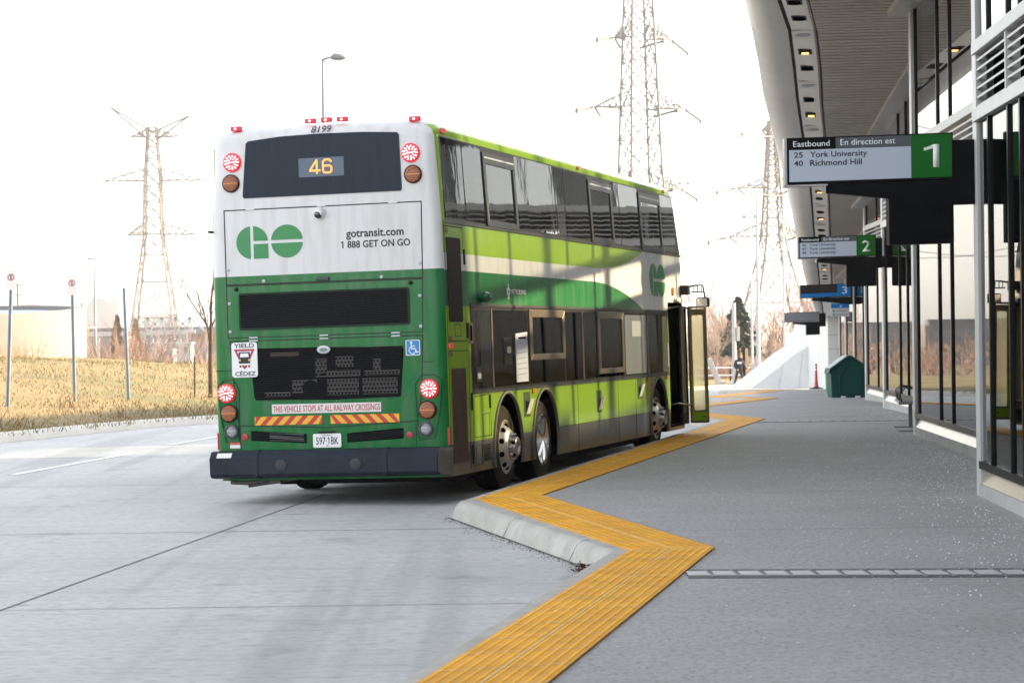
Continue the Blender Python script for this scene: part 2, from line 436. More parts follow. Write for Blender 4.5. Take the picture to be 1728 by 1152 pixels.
    def blade(x, y, z, h, w, m):
        a = rnd.uniform(0, math.pi); lx, ly = rnd.gauss(0, .7)*h, rnd.gauss(0, .7)*h
        dx, dy = math.cos(a)*w, math.sin(a)*w
        mb.add([(x-dx, y-dy, z-.02), (x+dx, y+dy, z-.02), (x+lx*.5+dx*.7, y+ly*.5+dy*.7, z+h*.6), (x+lx*.5-dx*.7, y+ly*.5-dy*.7, z+h*.6), (x+lx, y+ly, z+h)], [(0, 1, 2, 3), (3, 2, 4)], m)
    for i in range(60000):
        p, n = rnd.choice(vis)
        d = rnd.random()**1.4*24+.1; x, y = p[0]+n.x*d+rnd.uniform(-.8, .8), p[1]+n.y*d+rnd.uniform(-.8, .8)
        z = gz(p[1])+.13+hill(d, p[1])+.10*noise.noise((x*.35, y*.35, 1))*min(1, d/3)+.05*noise.noise((x*1.3, y*1.3, 5))*min(1, d/2)
        patch = noise.noise((x*.25, y*.25, 9))+.3*noise.noise((x*1.1, y*1.1, 3))
        h = rnd.uniform(.02, .06)*(1+max(0, patch))
        m = 1 if patch > .10 and rnd.random() < .6 else 0
        if rnd.random() < .3: m = 2
        blade(x, y, z, h, .009, m)
    for i in range(14):          # taller tufts by the kerb
        p, n = rnd.choice(vis); d = rnd.uniform(.2, 3.2)
        if p[1] > 56: continue
        for k in range(55):
            x, y = p[0]+n.x*d+rnd.gauss(0, .30), p[1]+n.y*d+rnd.gauss(0, .30)
            blade(x, y, gz(p[1])+.13+hill(d, p[1]), rnd.uniform(.12, .42), .007, rnd.choice((0, 2, 2, 0, 3)))
    gs = [mat('straw_blade', (.25, .175, .075), .9), mat('green_blade', (.12, .128, .045), .9), mat('pale_blade', (.30, .235, .13), .9), mat('brown_blade', (.16, .09, .045), .9)]
    tag(mb.build('grass', gs, fix=False), 'short dry autumn grass with pale tufts along the kerb of the bank', 'grass', kind='stuff')

    # raised platform
    L = densify(KERB, 1.0)
    mb = MB(); n = len(L)
    bm = bmesh.new()
    outline = [(x, y) for x, y in KERB]+[(40, KERB[-1][1]), (40, KERB[0][1])]
    # strips per y: sort sample rows between kerb and far right
    ysamp = sorted(set([round(y, 3) for _, y in densify(KERB, .5)]+YS))
    ysamp = [y for y in ysamp if KERB[0][1] <= y <= KERB[-1][1]]
    # polygon sheet by ngon, then cut along rows so that it follows the fall of the ground
    vs = [bm.verts.new((x, y, 0)) for x, y in outline]; bm.faces.new(vs)
    bmesh.ops.triangulate(bm, faces=bm.faces[:])
    for y in YS:
        if KERB[0][1] < y < KERB[-1][1]:
            bmesh.ops.bisect_plane(bm, geom=bm.verts[:]+bm.edges[:]+bm.faces[:], plane_co=(0, y, 0), plane_no=(0, 1, 0))
    for v in bm.verts: v.co.z = gz(v.co.y)+.15
    bmesh.ops.recalc_face_normals(bm, faces=bm.faces)
    for f in bm.faces:
        if f.normal.z < 0: f.normal_flip()
    me = bpy.data.meshes.new('platform'); bm.to_mesh(me); bm.free(); me.materials.append(M_PLAT)
    o = bpy.data.objects.new('platform', me); col.objects.link(o); struct(o)
    # kerb stone: rounded nose, wide on the notch sides
    mb = MB()
    for i, (a, b, la, lb) in enumerate(zip(KERB[:-1], KERB[1:], LEFT[:-1], LEFT[1:])):
        notch = i % 2 == 0                       # A -> B : broad sloped kerb
        m = max(2, int(math.dist(a, b)))
        nx, ny = (b[1]-a[1]), -(b[0]-a[0]); l = math.hypot(nx, ny); nx, ny = nx/l, ny/l      # to the right of travel = inland
        for k in range(m+1):
            t = k/m; ax, ay = a[0]+(b[0]-a[0])*t, a[1]+(b[1]-a[1])*t; lx, ly = la[0]+(lb[0]-la[0])*t, la[1]+(lb[1]-la[1])*t
            z = gz(ay)
            wid = (.11 if notch else .03)
            prof = [(lx+nx*.02, ly+ny*.02, z+.156), (ax+(lx-ax)*.25, ay+(ly-ay)*.25, z+.155), (ax, ay, z+.153), (ax-nx*wid*.35, ay-ny*wid*.35, z+.125), (ax-nx*wid*.6, ay-ny*wid*.6, z+.08), (ax-nx*wid, ay-ny*wid, z-.05)]
            mb.v += prof; 
        base = len(mb.v)-(m+1)*6
        for k in range(m):
            for j in range(5): mb.f.append((base+k*6+j, base+k*6+j+1, base+(k+1)*6+j+1, base+(k+1)*6+j)); mb.m.append(0)
    struct(mb.build('platform_kerb', mat('kerb_stone', (.46, .445, .41), .85, var=.3, vs=4, vcol=(.33, .32, .29), bump=.08, bs=40), smooth=50))
    mb = MB(); rnd = random.Random(21)
    for i in (1, 2, 3):
        a, b = KERB[i], KERB[i+1]; t = Vector((b[0]-a[0], b[1]-a[1])); Lk = t.length; t.normalize(); nn = Vector((-t.y, t.x)); wd = .11 if i % 2 == 0 else .03
        d = .9
        while d < Lk-.3 and i > 1:
            p = Vector(a)+t*d; q0, q1 = p-nn*.06, p+nn*wd*1.0
            mb.bar((q0.x, q0.y, .158), (p.x, p.y, .155), .004, .003); mb.bar((p.x, p.y, .155), (p.x+nn.x*wd*.4, p.y+nn.y*wd*.4, .118), .005, .004); mb.bar((p.x+nn.x*wd*.4, p.y+nn.y*wd*.4, .118), (q1.x, q1.y, .0), .005, .005)
            d += rnd.uniform(2.2, 2.7)
    struct(mb.build('kerb_joints', mat('joint_grey', (.22, .21, .195), .9)))
    mb = MB()
    for i in range(2600):
        k_ = rnd.choice((1, 2, 2, 3)); a, b = KERB[k_], KERB[k_+1]; f = rnd.random(); t = Vector((b[0]-a[0], b[1]-a[1])).normalized(); nn = Vector((-t.y, t.x))
        d = (.12 if k_ == 2 else .06)+rnd.expovariate(1/.05); x, y = a[0]+(b[0]-a[0])*f+nn.x*d, a[1]+(b[1]-a[1])*f+nn.y*d
        if y < 9 or y > 34: continue
        s = rnd.uniform(.002, .007)
        mb.add([(x+s, y, .001), (x-s*.6, y+s, .001), (x-s*.6, y-s, .001), (x, y, s)], [(0, 1, 3), (1, 2, 3), (2, 0, 3)], rnd.randrange(2))
    tag(mb.build('gutter_grit', [mat('grit_dark', (.07, .06, .05), .9), mat('grit_tan', (.20, .16, .11), .9)], fix=False), 'fine dark grit gathered in the gutter along the platform kerb', 'grit', kind='stuff')
    # yellow tactile strip with truncated domes
    mb = MB()
    Ld, Rd = [], []
    for a, b, c, d in zip(LEFT[:-1], LEFT[1:], RIGHT[:-1], RIGHT[1:]):
        m = max(2, int(math.dist(a, b)/.9))
        for k in range(m+1):
            t = k/m; x, y = a[0]+(b[0]-a[0])*t, a[1]+(b[1]-a[1])*t; x2, y2 = c[0]+(d[0]-c[0])*t, c[1]+(d[1]-c[1])*t
            mb.v += [(x, y, gz(y)+.162), (x2, y2, gz(y2)+.162), (x2, y2, gz(y2)+.14), (x, y, gz(y)+.14)]
        base = len(mb.v)-(m+1)*4
        for k in range(m):
            i = base+k*4
            mb.f += [(i, i+1, i+5, i+4), (i+1, i+2, i+6, i+5), (i+3, i, i+4, i+7)]; mb.m += [0]*3
    hexa = [(math.cos(R(60*k)), math.sin(R(60*k))) for k in range(6)]
    for i, (a, b, c, d) in enumerate(zip(LEFT[:-1], LEFT[1:], RIGHT[:-1], RIGHT[1:])):
        Ls = math.dist(a, b); rows_n = int(Ls/.061)
        for r in range(rows_n):
            t = (r+.5)/rows_n; y = a[1]+(b[1]-a[1])*t
            if y < 9 or y > 31: continue
            pz0 = gz(y)+.162; x = a[0]+(b[0]-a[0])*t; x2, y2 = c[0]+(d[0]-c[0])*t, c[1]+(d[1]-c[1])*t
            if r % 10 == 0: mb.bar((x+(x2-x)*.01, y+(y2-y)*.01-.03, pz0+.002), (x2, y2-.03, pz0+.002), .009, .004, 1)
            for q in range(10):
                s = (q+.5)/10
                if abs(s-.5) < .01: continue
                px, py = x+(x2-x)*s, y+(y2-y)*s; pz = gz(py)+.162
                vs = [(px+h*.0125, py+g*.0125, pz-.001) for h, g in hexa]+[(px+h*.008, py+g*.008, pz+.0055) for h, g in hexa]
                mb.add(vs, [(k, (k+1) % 6, 6+(k+1) % 6, 6+k) for k in range(6)]+[tuple(range(6, 12))], 2)
    # pale grout line down the middle
    for a, b, c, d in zip(LEFT[:-1], LEFT[1:], RIGHT[:-1], RIGHT[1:]):
        p = ((a[0]+c[0])/2, (a[1]+c[1])/2); q = ((b[0]+d[0])/2, (b[1]+d[1])/2)
        if p[1] > 30: break
        mb.bar((*p, .1625), (*q, .1625), .012, .004, 1)
    struct(mb.build('tactile_paving', [mat('tactile_base', (.80, .385, .012), .7, var=.2, vs=3.2, bump=.1, bs=60, vcol=(.56, .26, .014), spec=.3), mat('grout', (.75, .60, .34), .9, var=.4, vs=8, vcol=(.70, .48, .17)), M_YELLOW], fix=False))  # base darker than the domes: dirt plus painted shade between the dots
    # slab joints and lane dashes
    mb = MB()
    def line(p, q, w, z=.004, m=0, n=1):
        for i in range(n):
            a = [p[0]+(q[0]-p[0])*i/n, p[1]+(q[1]-p[1])*i/n]; b = [p[0]+(q[0]-p[0])*(i+1)/n, p[1]+(q[1]-p[1])*(i+1)/n]
            t = Vector((b[0]-a[0], b[1]-a[1])).normalized(); nn = Vector((-t.y, t.x))*w/2
            mb.add([(a[0]-nn.x, a[1]-nn.y, gz(a[1])+z), (a[0]+nn.x, a[1]+nn.y, gz(a[1])+z), (b[0]+nn.x, b[1]+nn.y, gz(b[1])+z), (b[0]-nn.x, b[1]-nn.y, gz(b[1])+z)], [(0, 3, 2, 1)], m)
    line((-4.4, 6.7), (-2.05, 26.5), .014)
    for y in (10.2, 15.75, 21.7, 28.5, 35, 41):
        line((-14, y-.12), (-.3 if y > 20 else .3, y), .012 if y < 20 else .02)
    for y in (19.4, 23.72, 30.2): line((-.1+.12*(y-16), y), (4.9, y-.06), .012, .154)
    for (a, b), o in (((KERB[1], KERB[2]), .05), ((KERB[2], KERB[3]), .13), ((KERB[3], KERB[4]), .045)):      # gutter line along the kerb
        t = Vector((b[0]-a[0], b[1]-a[1])).normalized(); nn = Vector((-t.y, t.x))*o
        line((a[0]+nn.x, a[1]+nn.y), (b[0]+nn.x, b[1]+nn.y), .016, .0045)
    struct(mb.build('slab_joints', mat('joint_dark', (.07, .07, .07), .9), fix=False))
    mb = MB()
    line((-6.36, 30.94), (-5.62, 36.19), .12, .005); line((-5.46, 38.6), (-4.9, 42.2), .12, .005); line((-4.4, 46), (-3.9, 49), .12, .005)
    line((-7.6, 22), (-7.05, 26), .12, .005)
    for i in range(3): line((-3.2+i*1.5, 53+i*7), (-2.5+i*1.5, 56+i*7), .12, .006)
    struct(mb.build('lane_dashes', mat('road_white', (.72, .72, .70), .7, var=.12, vs=8), fix=False))
    # road salt scattered beside the facade
    mb = MB(); rnd = random.Random(11)
    for i in range(11000):
        y = rnd.uniform(14, 50); fx = 4.4+.117*(y-22.95)
        d = rnd.expovariate(1/.42) if rnd.random() < .96 else rnd.uniform(0, 2.6)
        x = fx+.55-d
        if d > 3.4: continue
        if x > fx-.1+.87*(1-((y-10.4) % 12.56)/12.56)-.1: continue
        s = .0022+.0055*rnd.random()**2.5; z = gz(y)+.153; a = rnd.uniform(0, 6)
        mb.add([(x+s*math.cos(a), y+s*math.sin(a), z), (x+s*math.cos(a+2), y+s*math.sin(a+2), z), (x+s*math.cos(a+4), y+s*math.sin(a+4), z), (x, y, z+s*1.1)], [(0, 1, 3), (1, 2, 3), (2, 0, 3)], 0)
    for i in range(350):
        y = rnd.uniform(10, 30); x = rnd.uniform(.3+.12*(y-15), 4.3+.117*(y-22.95)); s = rnd.uniform(.002, .006); z = gz(y)+.153
        mb.add([(x+s, y, z), (x-s, y+s, z), (x-s, y-s, z), (x, y, z+s)], [(0, 1, 3), (1, 2, 3), (2, 0, 3)], 0)
    tag(mb.build('road_salt', mat('salt', (.75, .76, .78), .6), fix=False), 'white salt grains scattered on the platform beside the glass facade', 'salt', kind='stuff')
    # leaves caught in the notch
    mb = MB()
    for i in range(70):
        x, y = .52+rnd.gauss(0, .055), 17.70+rnd.gauss(0, .13); z = .012+rnd.random()*.035; s = rnd.uniform(.015, .035)
        a = rnd.uniform(0, 6); t = rnd.uniform(-.02, .02)
        mb.add([(x+s*math.cos(a), y+s*math.sin(a), z+t), (x+s*.6*math.cos(a+1.6), y+s*.6*math.sin(a+1.6), z+.008), (x-s*math.cos(a), y-s*math.sin(a), z-t), (x+s*.6*math.cos(a-1.6), y+s*.6*math.sin(a-1.6), z)], [(0, 1, 2, 3)], i % 2)
    tag(mb.build('dead_leaves', [mat('leaf_brown', (.13, .055, .03), .8), mat('leaf_dark', (.07, .035, .025), .8)], fix=False), 'small heap of dead brown leaves in the inner corner of the kerb', 'leaves', kind='stuff')
ground()

# ------------------------------------------------------------------ the bus
M_PANE = mat('bus_pane', (.010, .011, .012), .03, bump=.16, bs=1.5, spec=.34, stretch=(1, 1, .45))
M_FRAME = mat('window_frame', (.014, .0135, .013), .35, spec=.3)
M_GOLDFR = mat('gold_lit_metal', (.22, .19, .14), .3, .7)  # grey frame metal tinted with the golden sunlight
M_LETTER = mat('lettering_dark', (.012, .014, .02), .5)
M_PAINTW = mat('sign_white', (.78, .78, .78), .45)
M_LOGO = mat('logo_green', (.018, .22, .06), .35)
M_SEAM = mat('seam', (.006, .006, .006), .7)
M_SLAT = mat('grille_black', (.006, .006, .009), .5, spec=.2)
M_SLATB = mat('grille_back', (.002, .002, .002), .9, spec=0.)
M_BUMP = mat('bumper_navy', (.014, .020, .033), .5, spec=.25, var=.25, vs=3, bump=.08, bs=40)
M_WOODY = mat('brown_mesh', (.022, .010, .007), .55, spec=.2, var=.3, vs=30, stretch=(1, 1, .05))
M_REDL = mat('red_lens', (.50, .008, .022), .15, coat=.5, emit=(1, .015, .05), es=.10)
M_LED = mat('led_lit', (1, .6, .6), .4, emit=(1, .50, .48), es=.5)
M_AMBER = mat('amber_lens', (.30, .075, .012), .2, coat=.5, bump=.4, bs=60)
M_AMBERL = mat('amber_bar', (.75, .24, .03), .25)
M_CHROME = mat('chrome', (.78, .77, .75), .14, 1.0)
M_RIM = mat('alloy_rim', (.62, .58, .50), .32, .55, var=.2, vs=8)
M_ORANGE = mat('led_orange', (1, .45, .1), .4, emit=(1, .33, .07), es=.20)

RINGS = [  # z, half width, rear v, front v, corner radius
    (.26, 1.255, .05, 12.62, .12), (.585, 1.27, 0, 12.70, .13), (1.5, 1.27, 0, 12.70, .13), (2.37, 1.268, 0, 12.70, .13), (2.85, 1.26, 0, 12.63, .13),
    (3.30, 1.2375, 0, 12.46, .14), (3.72, 1.215, 0, 12.30, .15), (3.79, 1.207, .012, 12.22, .16), (3.845, 1.165, .045, 12.08, .17), (3.885, 1.09, .11, 11.92, .2),
    (3.915, .95, .21, 11.7, .25), (3.94, .70, .45, 11.3, .3), (3.955, .30, .9, 10.8, .2)]
def halfw(z):
    for a, b in zip(RINGS[:-1], RINGS[1:]):
        if z <= b[0]: return a[1]+(b[1]-a[1])*max(0, (z-a[0])/(b[0]-a[0]))
    return RINGS[-1][1]
def RF(a, b, n): return (a, -n, b)                       # rear face: a across, b up
def SF(a, b, n): return (halfw(min(max(b, .585), 3.72))+n, a, b)   # kerb side: a along
def SFL(a, b, n): return (-halfw(min(max(b, .585), 3.72))-n, a, b)
def frame_prism(mb, outer, inner, fr, n0, n1, m=0):
    k = len(outer)
    for i in range(k):
        j = (i+1) % k
        mb.prism([outer[i], outer[j], inner[j], inner[i]], fr, n0, n1, m)

def build_bus():
    TH, LEAN, PIT = R(14.952), R(1.175), R(-.193)
    bus = empty('double_decker_bus', (0, 0, 0), 'green and white double decker coach stopped at the kerb with its brake lights lit', 'bus')
    mm = Matrix.Rotation(-TH, 4, 'Z') @ Matrix.Rotation(PIT, 4, 'X') @ Matrix.Rotation(-LEAN, 4, 'Y')
    mm.translation = (-1.852, 24.896, 0)
    bus.matrix_world = mm
    # --- shell
    mb = MB(); nseg = 5
    for z, w, v0, v1, r in RINGS:
        for cx, cy, a0 in ((w-r, v1-r, 0), (-w+r, v1-r, 90), (-w+r, v0+r, 180), (w-r, v0+r, 270)):
            for k in range(nseg+1):
                t = R(a0+90*k/nseg); mb.v.append((cx+r*math.cos(t), cy+r*math.sin(t), z))
    k = 4*(nseg+1)
    for i in range(len(RINGS)-1):
        for j in range(k): mb.f.append((i*k+j, i*k+(j+1) % k, (i+1)*k+(j+1) % k, (i+1)*k+j)); mb.m.append(0)
    mb.f.append(tuple(range(k-1, -1, -1))); mb.m.append(0)
    mb.f.append(tuple((len(RINGS)-1)*k+j for j in range(k))); mb.m.append(0)
    body = mb.build('body', [livery(), M_SLATB], bus, smooth=35)
    cut = MB(); ARCH = [2.25, 3.93, 10.57]
    cutters = []
    for av in ARCH:
        for sgn in (1, -1):
            c = MB(); c.lathe([(0, -.4), (.60, -.4), (.60, .4), (0, .4)], (sgn*1.1, av, .455), (1, 0, 0), 40)
            cutters.append(c)
    d = MB(); d.box(.25, 1.6, 11.42, 12.46, .31, 2.14); cutters.append(d)
    g = MB(); g.box(-1.0, 1.0, .35, 12.2, .1, .62); cutters.append(g)
    g = MB(); g.box(-1.4, 1.4, 1.70, 11.33, 1.125, 1.985); cutters.append(g)
    g = MB(); g.box(-1.4, .28, 11.46, 12.30, 1.22, 1.98); cutters.append(g)
    for c in cutters:
        co = c.build('cutter', M_SLATB)
        bpy.context.view_layer.update()
        # boolean runs in world space: put the cutter where the bus stands
        co.matrix_world = mm
        bo = body.modifiers.new('cut', 'BOOLEAN'); bo.operation = 'DIFFERENCE'; bo.object = co; bo.solver = 'EXACT'; bo.material_mode = 'TRANSFER'
        bpy.context.view_layer.update()
        dg = bpy.context.evaluated_depsgraph_get()
        me = bpy.data.meshes.new_from_object(body.evaluated_get(dg), preserve_all_data_layers=True, depsgraph=dg)
        body.modifiers.clear(); old = body.data; body.data = me; bpy.data.meshes.remove(old)
        bpy.data.objects.remove(co)
    body.data.name = 'body'
    P = lambda nm, m, mats, par=None, **kw: m.build(nm, mats, par or bus, **kw)
    # --- rear window and destination display
    mb = MB(); pts = [(-.86, 3.17), (.83, 3.17), (.845, 3.185), (.832, 3.74), (.81, 3.765), (.45, 3.786), (0, 3.795), (-.45, 3.786), (-.80, 3.755), (-.825, 3.73), (-.876, 3.19)]
    mb.prism(pts, RF, .0, .008); rw = P('rear_window', mb, mat('rear_glass', (.022, .030, .044), .3, spec=.12, var=.12, vs=20, stretch=(1, 1, .1), bump=.04, bs=3))
    mb = MB(); mb.prism(rrect(-.252, .235, 3.355, 3.549, .006), RF, .007, .011)
    disp = P('destination_display', mb, mat('display_grey', (.075, .10, .14), .5, emit=(.10, .14, .19), es=.05), rw)
    def stroke(m, pts, r, fr, n0, n1, mm_=0):
        for p, q in zip(pts[:-1], pts[1:]):
            t = Vector((q[0]-p[0], q[1]-p[1])).normalized(); nn = Vector((-t.y, t.x))*r; t = t*r*.6
            m.prism([(p[0]-t.x-nn.x, p[1]-t.y-nn.y), (q[0]+t.x-nn.x, q[1]+t.y-nn.y), (q[0]+t.x+nn.x, q[1]+t.y+nn.y), (p[0]-t.x+nn.x, p[1]-t.y+nn.y)], fr, n0, n1, mm_)
    mb = MB()
    stroke(mb, [(-.055, 3.39), (-.055, 3.525), (-.128, 3.425), (-.128, 3.418), (-.022, 3.418)], .0095, RF, .011, .0135)
    stroke(mb, [(.10, 3.505), (.08, 3.525), (.035, 3.525), (.012, 3.505), (.012, 3.41), (.03, 3.392), (.085, 3.392), (.103, 3.41), (.103, 3.445), (.085, 3.463), (.012, 3.463)], .0095, RF, .011, .0135)
    P('display_digits', mb, M_ORANGE, disp)
    # --- lamps
    def red_lamp(u, z, v=0):
        mb = MB(); mb.lathe([(.098, .0), (.098, .014), (.088, .022), (.0, .026)], (u, v, z), (0, -1, 0), 28)
        o = P('brake_light', mb, M_REDL, smooth=40)
        led = MB()
        for n, rr, s in ((13, .066, .0105), (8, .041, .0085), (2, .016, .010)):
            for q in range(n):
                t = 2*math.pi*q/n+(.2 if n == 8 else 0)
                a, b = u+rr*math.cos(t), z+rr*math.sin(t)
                led.prism([(a+s*1.15*math.cos(t)*1.2-s*.7*math.sin(t)*w1+0, b+s*1.2*math.sin(t)+s*.7*math.cos(t)*w1) for w1 in (-1, 1)]+[(a-s*1.2*math.cos(t)-s*.7*math.sin(t)*w1, b-s*1.2*math.sin(t)+s*.7*math.cos(t)*w1) for w1 in (1, -1)], lambda a_, b_, n_: (a_, v-n_, b_), .024, .029)
        P('led', led, M_LED, o)
        return o
    def amber_lamp(u, z, v=0):
        mb = MB(); mb.lathe([(.094, 0), (.094, .016), (.084, .02)], (u, v, z), (0, -1, 0), 28, 1); mb.lathe([(.084, .016), (.07, .026), (0, .03)], (u, v, z), (0, -1, 0), 28, 0)
        for q in range(-4, 5):
            zz = z+q*.017; hw = math.sqrt(max(.0, .076**2-(q*.017)**2))
            mb.box(u-hw, u+hw, v-.033, v-.024, zz-.004, zz+.004, 2 if q == 0 else 0)
        return P('turn_signal', mb, [M_AMBER, M_BLACK, M_AMBERL], smooth=40)
    for u, z in ((-.979, 3.545), (.951, 3.548)): red_lamp(u, z)
    for u, z in ((-1.0, 3.33), (.969, 3.331)): amber_lamp(u, z)
    for u, z in ((-1.118, 1.168), (1.072, 1.158)): red_lamp(u, z, -.006)
    for u, z in ((-1.098, .96), (1.045, .944)): amber_lamp(u, z, -.006)
    for u, z in ((-1.078, .771), (1.02, .752)):
        mb = MB(); mb.lathe([(.076, 0), (.076, .022), (.056, .024), (.054, .012)], (u, -.004, z), (0, -1, 0), 26, 1)
        mb.lathe([(.055, .012), (.04, .02), (0, .024)], (u, -.004, z), (0, -1, 0), 26, 0)
        for q in range(-3, 4): mb.box(u-.045, u+.045, -.03, -.02, z+q*.014-.002, z+q*.014+.002, 1)
        P('reversing_light', mb, [mat('clear_lens', (.55, .57, .6), .2), mat('lamp_ring', (.03, .035, .045), .4)], smooth=40)
    for u, z in ((-.155, 3.915), (.018, 3.918), (.191, 3.916), (-.95, 3.872), (.985, 3.872)):
        mb = MB(); v = .16 if abs(u) < .5 else .10
        mb.box(u-.058, u+.058, v-.06, v, z, z+.05)
        o = P('marker_light', mb, mat('marker_red', (.50, .008, .03), .3, emit=(1, .01, .05), es=.06), bevel=.008)
        mb = MB(); mb.lathe([(.015, 0), (.012, .005), (0, .006)], (u-.004, v-.058, z+.023), (0, -1, 0), 12)
        P('lit_bulb', mb, M_LED, o)
    for u, z in ((-.931, .713), (.849, .698)):
        mb = MB(); mb.lathe([(.034, 0), (.034, .012), (0, .014)], (u, -.002, z), (0, -1, 0), 20)
        P('reflector', mb, mat('reflector_red', (.38, .012, .03), .25), smooth=40)
    # lamp cluster surround lines (raised oval housings)
    for sgn, uc in ((-1, -1.10), (1, 1.045)):
        mb = MB(); pts = [(uc-.115*sgn*-1, 0)]
        L = [(uc-.10, .64), (uc+.07, .66), (uc+.125, .9), (uc+.16, 1.24), (uc+.08, 1.30), (uc-.06, 1.295), (uc-.125, 1.2)] if sgn > 0 else [(uc+.10, .66), (uc-.04, .66), (uc-.09, .9), (uc-.115, 1.24), (uc-.05, 1.30), (uc+.06, 1.305), (uc+.115, 1.2)]
        for p, q in zip(L, L[1:]+L[:1]): mb.bar((p[0], -.001, p[1]), (q[0], -.001, q[1]), .010, .006)
        P('lamp_housing_seam', mb, M_SEAM)
    # --- hatch seams
    def seam(pts, w=.011, closed=True, nm='panel_seam', fr=RF):
        mb = MB(); n = len(pts)
        for i in range(n if closed else n-1):
            p, q = pts[i], pts[(i+1) % n]
            t = Vector((q[0]-p[0], q[1]-p[1])).normalized(); nn = Vector((-t.y, t.x))*w/2; t = t*w/2
            mb.prism([(p[0]-t.x-nn.x, p[1]-t.y-nn.y), (q[0]+t.x-nn.x, q[1]+t.y-nn.y), (q[0]+t.x+nn.x, q[1]+t.y+nn.y), (p[0]-t.x+nn.x, p[1]-t.y+nn.y)], fr, -.002, .0022)
        return P(nm, mb, M_SEAM)
    seam([(-1.088, 3.052), (1.045, 3.052), (1.034, 2.283), (-1.087, 2.283)])
    seam([(-1.087, 2.270), (1.032, 2.270), (1.017, 1.735), (-1.086, 1.735)], .008)
    seam([(-1.07, 1.70), (1.016, 1.70), (.985, 1.10), (.930, .835), (-.03, .79), (-.995, .83), (-1.03, 1.15)], .009)
    seam([(-.985, .815), (-.985, .56)], .008, False); seam([(.915, .815), (.915, .56)], .008, False)
    seam([(-1.235, 1.40), (-1.05, 1.40)], .007, False); seam([(1.0, 1.43), (1.13, 1.43)], .007, False)
    for u, z in ((-.806, 1.733), (-.037, 1.733), (.733, 1.733), (-.806, 1.702), (-.037, 1.700), (.733, 1.702), (-.80, 3.055), (-.02, 3.058), (.745, 3.055)):
        mb = MB(); mb.box(u-.048, u+.048, -.012, 0, z-.008, z+.008); P('hinge', mb, M_STEEL if z < 2 else mat('hinge_white', (.68, .68, .68), .5), bevel=.003)
    for u, z in ((-1.065, 2.44), (1.01, 2.43), (-.675, 2.31), (.60, 2.305), (-1.06, 2.09), (1.0, 2.10), (-1.06, 1.80), (1.0, 1.79)):
        mb = MB(); mb.lathe([(.017, 0), (.017, .007), (.008, .009), (0, .005)], (u, 0, z), (0, -1, 0), 14); P('latch_screw', mb, M_STEEL)
    for u, z in ((-.98, 2.235), (.905, 2.235)):
        mb = MB(); mb.lathe([(.022, 0), (.018, .02), (0, .024)], (u, 0, z), (0, -1, 0), 12); P('stop_buffer', mb, M_BLACK, smooth=50)
    mb = MB(); mb.box(-.10, .04, -.028, 0, 2.295, 2.33); P('hatch_handle', mb, mat('handle_dark', (.03, .06, .035), .5), bevel=.006)
    # camera dome
    mb = MB(); mb.lathe([(.062, 0), (.062, .012), (.056, .02)], (-.04, 0, 2.985), (0, -1, 0), 22, 0)
    mb.lathe([(.056, .02), (.052, .045), (.036, .068), (.0, .076)], (-.04, 0, 2.985), (0, -1, 0), 22, 0)
    cam = P('camera_dome', mb, M_WHITEP, smooth=40)
    mb = MB(); mb.lathe([(.043, 0), (.040, .012), (.028, .025), (0, .032)], (-.046, -.047, 2.965), (0, -1, -.35), 18); P('camera_lens', mb, mat('dark_dome', (.01, .01, .012), .05, coat=1), cam, smooth=50)
    # --- the round logo: two letters cut from discs
    def go(fr, gc, oc, z, ru, rz, gap, n0=.001, n1=.004):
        mb = MB(); T = lambda pts, c: [(c+ru*a, z+rz*b) for a, b in pts]
        g = gap
        mb.prism(T(disc(0, 0, 1, 20, 97, 263), gc), fr, n0, n1)                                   # left half
        a0 = math.degrees(math.asin(.08)); a1 = 90-math.degrees(math.asin(.08))-0
        mb.prism(T([(.08, .09)]+[(math.cos(R(t)), math.sin(R(t))) for t in [5.2+(85.4-5.2)*k/12 for k in range(13)]], gc), fr, n0, n1)
        mb.prism(T([(.08, -.985), (1.0, -.985), (1.0, -.10), (.08, -.10)], gc), fr, n0, n1)
        mb.prism(T(disc(0, 0, 1, 20, 5.5, 174.5), oc), fr, n0, n1)
        mb.prism(T(disc(0, 0, 1, 20, 185.5, 354.5), oc), fr, n0, n1)
        return P('round_logo', mb, M_LOGO)
    go(RF, -.788, -.408, 2.712, .174, .170, .1)
    text('web_address', 'gotransit.com', (.234, .849, 2.695, 2.798), RF, .001, M_LETTER, bus, bold=.014)
    text('phone_line', '1 888 GET ON GO', (.172, .915, 2.612, 2.684), RF, .001, M_LETTER, bus, bold=.014)
    text('fleet_number', '8199', (-.113, .107, 3.808, 3.874), lambda a, b, n: (a, .004+(b-3.79)*.33-n, b), .004, M_LETTER, bus, bold=.010, shear=.2)
    # --- upper grille
    def grille(nm, pts, z0, z1, x_at, pitch, th, back=True):
        mb = MB(); mb.prism(pts, RF, -.001, .003, 1)
        k = int((z1-z0)/pitch)
        for i in range(k):
            z = z0+(i+.5)*pitch; a, b = x_at(z)
            mb.box(a, b, -.012, -.002, z-th/2, z+th/2, 0)
        return P(nm, mb, [M_SLAT, M_SLATB])
    g1 = grille('radiator_grille', rrect(-.945, .878, 1.822, 2.183, .02), 1.826, 2.18, lambda z: (-.935, .868), .0185, .010)
    fr_ = MB()
    frame_prism(fr_, rrect(-.955, .888, 1.812, 2.193, .025), rrect(-.938, .871, 1.829, 2.176, .02), RF, .0, .014); P('grille_rim', fr_, mat('grille_rim_dark', (.008, .03, .012), .5, spec=.2), g1)
    def gx(z):
        t = (z-1.08)/(1.60-1.08); return (-.80-.05*t, .765+.04*t)
